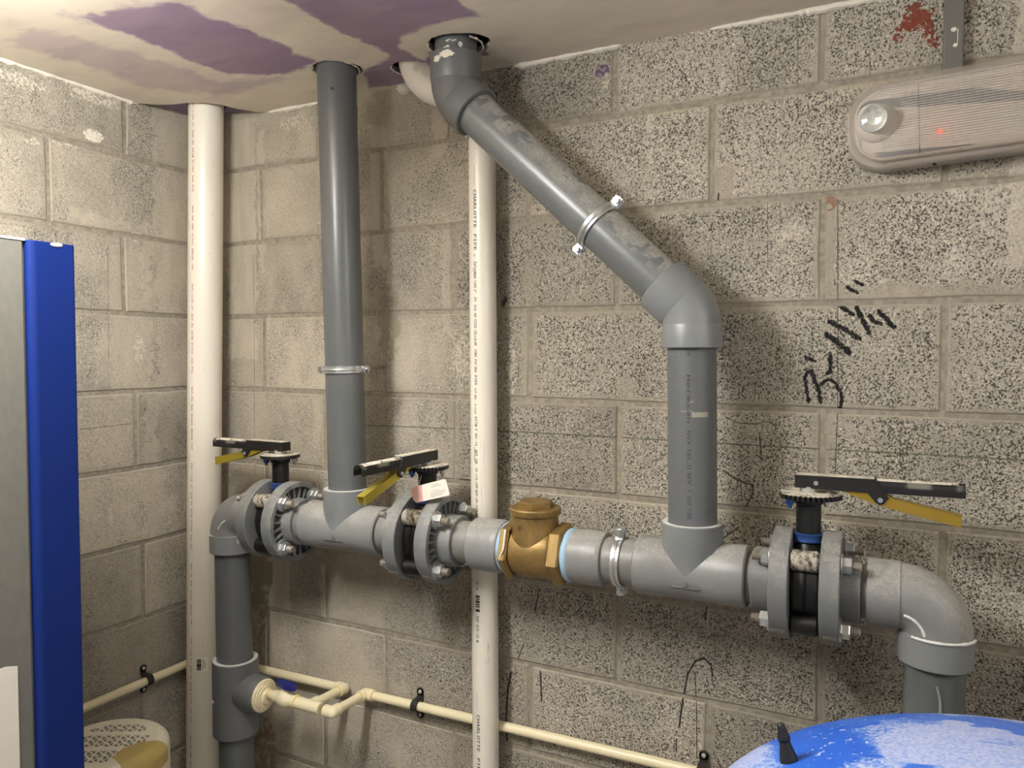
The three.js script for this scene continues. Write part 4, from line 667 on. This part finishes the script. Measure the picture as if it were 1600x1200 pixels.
    const g = extrude(poly(all), 0.018, 0.0005, 1); g.translate(0, 0, -0.009); g.rotateY(-Math.PI / 2); part('band', g, M.bronze, G);
    for (const s of [1, -1]) { const gg = rev([[0, 0], [0, 0.010], [0.002, 0.010], [0.002, 0]], 'z', 20).translate(0, s * 0.0290, -0.0185); part('ear', gg, M.bronze, G); part('screw', new THREE.SphereGeometry(0.0052, 14, 8).scale(1, 1, .6).translate(0, s * 0.0285, -0.0155), M.zincDull, G); }
    return o; };
  strap('dark metal strap on the left wall water pipe', [0.021, 0.853, 0.215], 'z');
  strap('dark metal strap between branch and white pipe', [0.752, yB(0.752), zc], 'x');
  strap('dark metal strap beside the blue tank', [1.452, yB(1.452), zc], 'x');
}

// ---------------------------------------------------------------- paper tag
{
  const t = thing('paper_tag', 'small pale pink paper tag hanging on the valve lever', 'tag', [0.884, 1.413, 0.208]);
  const s = poly([[-0.010, 0.006], [-0.004, 0.000], [0.070, 0.012], [0.072, 0.016], [0.0665, 0.046], [0.062, 0.047], [-0.0095, 0.034], [-0.014, 0.026]]); const h = new THREE.Path(); h.absarc(0.002, 0.018, 0.0032, 0, 6.283, true); s.holes.push(h);
  const g = extrude(s, 0.0006, 0); const u = g.attributes.uv, p = g.attributes.position; for (let i = 0; i < u.count; i++) u.setXY(i, (p.getX(i) + 0.014) / 0.088, p.getY(i) / 0.048);
  const map = canvasTex(512, 256, (c, w, hh) => { c.fillStyle = '#e6dccf'; c.fillRect(0, 0, w, hh); c.fillStyle = '#d8a9a0'; c.fillRect(0, 0, 150, hh); c.save(); c.rotate(-0.17); c.fillStyle = '#6a625c'; for (const [x, y, l] of [[270, 108, 90], [255, 128, 120], [262, 176, 90], [225, 200, 190], [222, 218, 180], [220, 236, 150]]) { for (let q = 0; q < l; q += 9) c.fillRect(x + q, y, 6 + (q * 7 % 3), 6); } c.restore(); });
  const m = part('card', g, std({ map, roughness: 0.85 }), t); m.rotation.y = 0.25; m.rotation.z = 0.10;
  const pts = [V(0.002, 0.018, 0.001), V(-0.006, 0.004, 0.004), V(-0.012, 0.012, -0.012), V(-0.010, 0.040, -0.020), V(-0.013, 0.052, -0.032)]; part('string', new THREE.TubeGeometry(new THREE.CatmullRomCurve3(pts), 30, 0.0008, 6), std({ color: 0xc9bca6, roughness: .9 }), t);
}

// ---------------------------------------------------------------- emergency light and its raceway
{
  const o = thing('emergency_light', 'emergency light with ribbed clear cover and round lamp head', 'light fixture', [1.694, 2.133, 0]);
  const L = 0.40, h = 0.0760; o.rotation.z = 0.045;
  const hb = extrude(rrShape(0.004, -h + 0.003, L - 0.004, h - 0.003, 0.058), 0.046, 0.004, 3, 24); part('housing', hb, std({ color: new THREE.Color().setRGB(0.40, 0.37, 0.33), roughness: 0.5 }), o);
  const tray = extrude(rrShape(0.016, -h + 0.014, L - 0.016, h - 0.014, 0.048), 0.014, 0.004, 2, 24).translate(0, 0, 0.044); part('inner_tray', tray, std({ color: new THREE.Color().setRGB(0.60, 0.56, 0.51), roughness: 0.5 }), o);
  const clear = phys({ color: new THREE.Color().setRGB(0.97, 0.95, 0.925), transmission: 0.95, thickness: 0, roughness: 0.03, ior: 1.5, specularIntensity: 1 });
  const outer = rrShape(0, -h, L, h, 0.062), inner = rrShape(0.013, -h + 0.013, L - 0.013, h - 0.013, 0.050);
  const ring = rrShape(0, -h, L, h, 0.062); ring.holes.push(new THREE.Path(inner.getPoints(24).reverse())); const rg = extrude(ring, 0.024, 0.005, 4, 24).translate(0, 0, 0.040); part('cover_rim', rg, clear, o);
  const face = extrude(rrShape(0.010, -h + 0.010, L - 0.010, h - 0.010, 0.052), 0.034, 0.0075, 4, 24).translate(0, 0, 0.058); part('cover', face, clear, o).userData.label = 'clear plastic cover';
  const ribM = phys({ color: new THREE.Color().setRGB(0.92, 0.89, 0.86), transmission: 0.8, thickness: 0, roughness: 0.12 });
  const cx = 0.051, cy = 0.004;
  for (let i = 0; i < 26; i++) { const y = -0.052 + i * 0.0042; const x0 = Math.abs(y - cy) < 0.034 ? cx + Math.sqrt(0.0365 ** 2 - (y - cy) ** 2) + 0.006 : 0.060; const g = new THREE.CylinderGeometry(0.0013, 0.0013, L - 0.045 - x0, 6).rotateZ(Math.PI / 2).translate((x0 + L - 0.045) / 2, y, 0.0918); part('cover_rib', g, ribM, o); }
  part('panel_seam', box(0.0012, 0.118, 0.0012, 0.117, 0, 0.0585, 0.0003), M.black, o); part('panel_seam', box(0.0012, 0.118, 0.0012, 0.275, 0, 0.0585, 0.0003), M.black, o);
  const headM = std({ color: new THREE.Color().setRGB(0.56, 0.51, 0.47), roughness: 0.4 });
  for (const X of [cx, L - cx]) {
    const hd = new THREE.Group(); hd.name = 'lamp_head'; hd.position.set(X, cy, 0.056); o.add(hd);
    part('socket_ball', new THREE.SphereGeometry(0.0345, 32, 18, 0, Math.PI * 2, 0, Math.PI / 2).rotateX(Math.PI / 2).scale(1, 1, 0.45), headM, hd);
    const dish = new THREE.Group(); dish.name = 'reflector'; dish.position.set(-0.002, 0.006, 0.0165); dish.rotation.set(0.25, -0.20, 0); hd.add(dish);
    part('reflector_bowl', rev([[0.000, 0.002], [0.003, 0.012], [0.008, 0.0195], [0.012, 0.0222], [0.0135, 0.0225]], 'z', 16, 0.1), std({ color: new THREE.Color().setRGB(0.92, 0.94, 0.92), roughness: 0.2, metalness: 0.7 }), dish);
    part('reflector_lip', new THREE.TorusGeometry(0.0225, 0.0012, 8, 40).translate(0, 0, 0.0138), M.zinc, dish); part('bulb', new THREE.SphereGeometry(0.0040, 14, 10).translate(0, 0, 0.008), phys({ color: 0xffffff, transmission: .9, roughness: .1, thickness: 0 }), dish);
  }
  part('status_led', new THREE.SphereGeometry(0.0030, 14, 10).scale(1, 1, .6).translate(0.146, -0.036, 0.0945), std({ color: 0x7a1008, emissive: new THREE.Color(1, 0.06, 0.03), emissiveIntensity: 0.9 }), o).userData.label = 'glowing red status light';
  const led = new THREE.PointLight(new THREE.Color(1, 0.05, 0.03), 0.00012, 0.5, 2); led.position.set(0.146, -0.036, 0.102); led.castShadow = true; o.add(led);
  part('latch', rev([[0, 0], [0, 0.004], [0.004, 0.004], [0.004, 0]], 'z', 16).translate(0.004, -0.002, 0.062), clear, o);
  part('cover_screw', rev([[-0.004, 0], [-0.004, 0.003], [0, 0.003], [0, 0]], 'y', 12).translate(0.14, -h + 0.003, 0.03), M.black, o);
  const c = thing('conduit', 'painted grey surface raceway rising above the emergency light', 'conduit', [1.861, 2.17, 0]);
  part('channel', box(0.031, CEIL - 2.17, 0.020, 0, (CEIL - 2.17) / 2, 0.011, 0.003), std({ color: new THREE.Color().setRGB(0.15, 0.14, 0.125), roughness: 0.6 }), c);
  part('caulk_drip', mergeGeometries([new THREE.SphereGeometry(0.004, 10, 8).scale(1.2, 1, .4).translate(0.000, 0.123, 0.0215), new THREE.SphereGeometry(0.004, 10, 8).scale(1, .9, .4).translate(0.003, 0.096, 0.0215), new THREE.CylinderGeometry(0.0008, 0.0008, 0.028, 6).translate(0.006, 0.109, 0.0215)]), M.compound, c);
}

// ---------------------------------------------------------------- blue and grey cabinet
{
  const X = 0.60, zf = onX(112, 384, 0.60).z, zs = onX(40, 379, 0.60).z, H = onX(112, 384, 0.60).y, zEnd = 1.75;
  const o = thing('cabinet', 'tall grey equipment cabinet with blue corner post', 'cabinet', [0.33, 0, (zf + zEnd) / 2]); const off = [-0.33, 0, -(zf + zEnd) / 2];
  const grey = std({ map: dataTex(256, 256, (d, w, h) => { for (let i = 0; i < w * h; i++) { const x = i % w, y = (i / w) | 0, t = 1 + (vn(x / 1.6, y / 1.6) - .5) * .07; d[i * 4] = 106 * t; d[i * 4 + 1] = 103 * t; d[i * 4 + 2] = 95 * t; d[i * 4 + 3] = 255; } }), roughness: 0.6 });
  part('body', box(X - 0.07, H - 0.002, zEnd - zf - 0.004, 0.07 + (X - 0.07) / 2 - 0.006, (H - 0.002) / 2, (zf + zEnd) / 2, 0.003).translate(...off), grey, o);
  part('side_panel', box(0.012, H - 0.06, zEnd - zs - 0.004, X - 0.007, H / 2 + 0.028, (zs + zEnd) / 2 + 0.002, 0.002).translate(...off), grey, o);
  const blue = phys({ color: new THREE.Color().setRGB(0.005, 0.018, 0.125), roughness: 0.42, specularIntensity: 0.5 });
  const sec = new THREE.Shape(); sec.moveTo(-0.05, zf); sec.lineTo(0.004, zf); sec.quadraticCurveTo(0.008, zf, 0.008, zf + 0.004); sec.lineTo(0.007, zs - 0.014); sec.quadraticCurveTo(0.0075, zs - 0.001, -0.004, zs); sec.lineTo(-0.05, zs); sec.closePath();
  const g = extrude(sec, H, 0.0008, 1); g.rotateX(-Math.PI / 2); // shape y -> -z
  g.scale(1, 1, -1); { const ix = g.index; const p = g.attributes.position; if (!ix) { for (let i = 0; i < p.count; i += 3) { for (const at of [g.attributes.position, g.attributes.normal]) { const a = [at.getX(i + 1), at.getY(i + 1), at.getZ(i + 1)]; at.setXYZ(i + 1, at.getX(i + 2), at.getY(i + 2), at.getZ(i + 2)); at.setXYZ(i + 2, ...a); } } g.computeVertexNormals(); } }
  g.translate(X + off[0], off[1], off[2]); part('corner_post', g, blue, o).userData.label = 'glossy royal blue corner post';
  part('top_cap', box(X - 0.07, 0.004, zEnd - zs, 0.07 + (X - 0.07) / 2, H, (zs + zEnd) / 2, 0.001).translate(...off), std({ color: 0xd6d2c8, roughness: .7 }), o);
  const chip = part('paint_chip', new THREE.SphereGeometry(0.010, 14, 8).scale(0.18, 0.34, 1).translate(X + 0.0075 + off[0], H - 0.003, onX(88, 384, 0.607).z + off[2]), std({ color: 0xe9e6de, roughness: .8 }), o); chip.userData.label = 'white chip in the blue paint';
  const smap = canvasTex(512, 512, (c, w, h) => { c.fillStyle = '#d9d2c4'; c.fillRect(0, 0, w, h); const R = rng(31); for (let i = 0; i < 60; i++) { c.fillStyle = `rgba(120,112,100,${R() * .08})`; c.fillRect(0, i * 9, w, 3); } c.fillStyle = '#8f897c'; for (let r = 0; r < 6; r++) for (let k = 0; k < 3; k++) c.fillRect(330 - k * 90, 190 + r * 48, 66, 34); });
  const sg = extrude(poly([[0, 0], [0.30, 0], [0.30, 0.1995], [0.283, 0.2045], [0.275, 0.2045], [0.262, 0.200], [0, 0.196]]), 0.0006, 0); { const u = sg.attributes.uv, p = sg.attributes.position; for (let i = 0; i < u.count; i++) u.setXY(i, p.getX(i) / 0.3, p.getY(i) / 0.205); }
  const st = part('paper_label', sg, std({ map: smap, roughness: 0.85 }), o); st.rotation.y = Math.PI / 2; st.position.set(X + 0.0002 + off[0], onX(27, 1040, 0.60).y - 0.200, onX(27, 1040, 0.60).z + 0.30 + off[2]); st.userData.label = 'white printed paper label';
}

// ---------------------------------------------------------------- cream fan cowl of the motor
{
  const c = [0.2285, 0, 0.4794], r = 0.131, yT = 0.857;
  const o = thing('electric_motor', 'cream motor fan cowl with triangular vents beside the cabinet', 'motor', c);
  const cream = std({ color: new THREE.Color().setRGB(0.80, 0.74, 0.60), roughness: 0.5 });
  const disc = new THREE.Shape(); disc.absarc(0, 0, r - 0.026, 0, Math.PI * 2);
  const th = 0.5, ca = Math.cos(th), sa = Math.sin(th), P = (x, y) => [x * ca - y * sa, x * sa + y * ca];
  for (let i = -5; i < 5; i++) for (let j = -6; j < 6; j++) {
    if (j === -2 || j === 2) continue; const w = 0.0215, hh = 0.0165, x0 = i * w, y0 = j * hh, g = 0.0021, shift = (j & 1) ? 0 : 0;
    for (const k of [0, 1]) {
      const tri = k ? [[x0 + g, y0 + g * .6], [x0 + w - g * 2.2, y0 + g * .6], [x0 + g, y0 + hh - g * 1.9]] : [[x0 + w - g, y0 + hh - g * .6], [x0 + g * 2.2, y0 + hh - g * .6], [x0 + w - g, y0 + g * 1.9]];
      const q = tri.map(([x, y]) => P(x + shift, y)); if (q.some(([x, y]) => Math.hypot(x, y) > r - 0.036 || Math.hypot(x, y) < 0.0)) continue;
      const a = (q[1][0] - q[0][0]) * (q[2][1] - q[0][1]) - (q[1][1] - q[0][1]) * (q[2][0] - q[0][0]); if (a > 0) q.reverse(); disc.holes.push(new THREE.Path(q.map(([x, y]) => new THREE.Vector2(x, y))));
    }
  }
  const dg = extrude(disc, 0.0035, 0, 1, 48); dg.rotateX(-Math.PI / 2); dg.translate(0, yT - 0.0035, 0); part('grille', dg, cream, o).userData.label = 'vent grille of triangular openings';
  const prof = [[yT - 0.0035, r - 0.0265], [yT, r - 0.026]]; for (let i = 0; i <= 8; i++) { const a = i / 8 * Math.PI / 2; prof.push([yT - 0.024 + Math.cos(a) * 0.024, r - 0.024 + Math.sin(a) * 0.024]); } prof.push([yT - 0.15, r], [yT - 0.15, r - 0.003]); part('cowl', rev(prof.reverse(), 'y', 64, 0.8), cream, o);
  part('vent_darkening_disc', cyl(yT - 0.030, yT - 0.014, r - 0.028, 'y', 40), M.black, o);  // plain black disc added close under the grille to darken the vents
  part('motor_body', cyl(0.30, yT - 0.15, r - 0.012, 'y', 48), std({ color: 0x5b6a78, roughness: .5 }), o); part('pedestal', cyl(0, 0.30, 0.09, 'y', 32), std({ color: 0x55524c, roughness: .6 }), o);
  // strip of amber tape over the rounded edge
  const R = rng(8), n = 26, mseg = 16, pos = [], idx = []; const surf = (t) => { const s = t * 0.125; if (s < 0.062) return [r - 0.026 - (0.062 - s), yT + 0.0006]; const a = Math.min(1, (s - 0.062) / 0.038) * Math.PI / 2; if (s < 0.10) return [r - 0.024 + Math.sin(a) * 0.0246, yT - 0.024 + Math.cos(a) * 0.0246]; return [r + 0.0006, yT - 0.024 - (s - 0.10)]; };
  for (let i = 0; i <= n; i++) for (let j = 0; j <= mseg; j++) { const w = i / n; const [rr, y] = surf(lerp(0.10 + 0.30 * Math.abs(w - .5) + (R() - .5) * .02 * (j === 0), 1, j / mseg)); const a = 1.62 + (w - .5) * 0.95 + 0.12 * (j / mseg); pos.push(Math.sin(a) * rr, y, Math.cos(a) * rr); }
  for (let i = 0; i < n; i++) for (let j = 0; j < mseg; j++) { const a = i * (mseg + 1) + j, b = a + mseg + 1; idx.push(a, a + 1, b, b, a + 1, b + 1); }
  const tg = new THREE.BufferGeometry(); tg.setAttribute('position', new THREE.Float32BufferAttribute(pos, 3)); tg.setIndex(idx); tg.computeVertexNormals(); part('tape_strip', tg, std({ color: new THREE.Color().setRGB(0.50, 0.37, 0.13), roughness: 0.32 }), o).userData.label = 'shiny amber tape';
}

// ---------------------------------------------------------------- blue pressure tank
{
  const c = V(1.9619, 1.247, 0.7944), a = 0.36, h = 0.108;
  const o = thing('pressure_tank', 'large blue pressure tank with dusty domed top', 'tank', [c.x, 0, c.z]);
  const prof = [[0.02, 0.0], [0.02, 0.27], [0.10, 0.28], [0.16, 0.345], [0.22, a], [c.y - 0.0, a]]; for (let i = 1; i <= 30; i++) { const t = i / 30 * Math.PI / 2; prof.push([c.y + Math.sin(t) * h, Math.cos(t) * a]); }
  const g = rev(prof, 'y', 96, 0.7); const u = g.attributes.uv, p = g.attributes.position; for (let i = 0; i < u.count; i++) u.setXY(i, p.getX(i) / 0.8 + .5, p.getZ(i) / 0.8 + .5);
  const dust = dataTex(1024, 1024, (d, w, hh) => {
    for (let j = 0; j < hh; j++) for (let i = 0; i < w; i++) {
      const x = i / w, z = j / hh, k = (j * w + i) * 4, X = (x - .5) * .8, Z = (z - .5) * .8;
      const big = fbm(X * 9 + 2.3, Z * 7 + 4), fine = vn(i / 3, j / 3), sp = vn(i / 5 + 40, j / 5);
      let t = sst(.40, .56, big + 0.45 * (X * 0.9 + 0.12) - 0.35 * Z + (fine - .5) * .10) * (0.55 + .35 * fine);
      const wiped = sst(.55, .585, fbm(X * 13 + 30, Z * 22 + 8)); t *= 1 - wiped * .85;
      const swirl = Math.abs(fbm(X * 13 + 30, Z * 22 + 8) - .575); t = Math.max(t, (1 - sst(.0, .018, swirl)) * .55 * sst(.34, .46, big));
      t = Math.max(t, sst(.86, .90, sp) * .8); t = Math.min(.92, t);
      d[k] = lerp(36, 212, t); d[k + 1] = lerp(96, 208, t); d[k + 2] = lerp(206, 226, t); d[k + 3] = 255;
    }
  }, { repeat: false });
  part('shell', g, phys({ map: dust, roughness: 0.42, clearcoat: 0.3, clearcoatRoughness: 0.25 }), o);
  // tyre-type valve stem: where the sight line of its base meets the dome
  const d = rayOf(1233, 1189); let hit = null; for (let t = 0.4; t < 2; t += 0.0005) { const q = camera.position.clone().addScaledVector(d, t).sub(c); if ((q.x / a) ** 2 + (q.z / a) ** 2 + (q.y / h) ** 2 < 1) { hit = q; break; } }
  const nrm = V(hit.x / a ** 2, hit.y / h ** 2, hit.z / a ** 2).normalize();
  const s = thing('valve_stem', 'black rubber valve stem with cap on the blue tank', 'valve stem', hit.clone().add(c).toArray()); s.scale.setScalar(0.74); s.quaternion.setFromUnitVectors(V(0, 1, 0), nrm.clone().lerp(V(-0.02, 1, 0), 0.25).normalize());
  const rub = std({ color: new THREE.Color().setRGB(0.012, 0.012, 0.013), roughness: 0.55 });
  part('rubber_base', rev([[-0.006, 0], [-0.006, 0.0125], [0.001, 0.0125], [0.006, 0.0118], [0.022, 0.0080], [0.027, 0.0072], [0.027, 0]], 'y', 28), rub, s);
  const cap = []; for (let i = 0; i <= 6; i++) { const t = i / 6 * Math.PI / 2; cap.push([0.042 + Math.sin(t) * 0.010, Math.cos(t) * 0.0050 + 0.0012]); } part('cap', rev([[0.0285, 0], [0.0285, 0.0085], [0.0315, 0.0088], [0.034, 0.0082], ...cap, [0.052, 0]], 'y', 20, 0.4), rub, s);
}

// ---------------------------------------------------------------- ceiling strip lamps
LAMPS.forEach((l) => {
  const drop = 0.075, o = thing('strip_lamp', l.label, 'light fixture', [l.x, CEIL - drop, l.z]);
  part('housing', box(0.07, 0.030, l.len + 0.03, 0, -0.005, 0, 0.004), std({ color: 0xe8e4da, roughness: .5 }), o);
  for (const z of [-0.22, 0.22]) part('hanger', cyl(0.006, drop, 0.004, 'y', 12).translate(0, 0, z), M.zincDull, o);
  const n = 24, sh = []; for (let i = 0; i <= n; i++) { const a = Math.PI * 0.86 + i / n * Math.PI * 1.28; sh.push([Math.cos(a) * 0.058, -0.030 + Math.sin(a) * 0.045]); }
  const g = extrude(poly(sh), l.len, 0.002, 1); g.translate(0, 0, -l.len / 2); part('lens', g, std({ color: 0xf4efe2, emissive: LAMP_COLOR, emissiveIntensity: 6, roughness: .4 }), o);
  for (const [rx, w, k, y, aim] of [[0, 0.09, 0.7, -0.080, 0], [1, 0.07, 1.0, -0.036, 0.5], [-1, 0.07, 1.0, -0.036, 0.5]]) {   // downward face and the two flanks of the wraparound lens
    const L = new THREE.RectAreaLight(LAMP_COLOR, l.power * k, w, l.len); o.add(L);
    L.position.set(rx * 0.064, y, 0); L.up.set(0, 0, 1); L.lookAt(V(l.x + rx, CEIL - drop + y + (rx ? aim : -1), l.z)); L.castShadow = true;
  }
});

renderer.render(scene, camera);
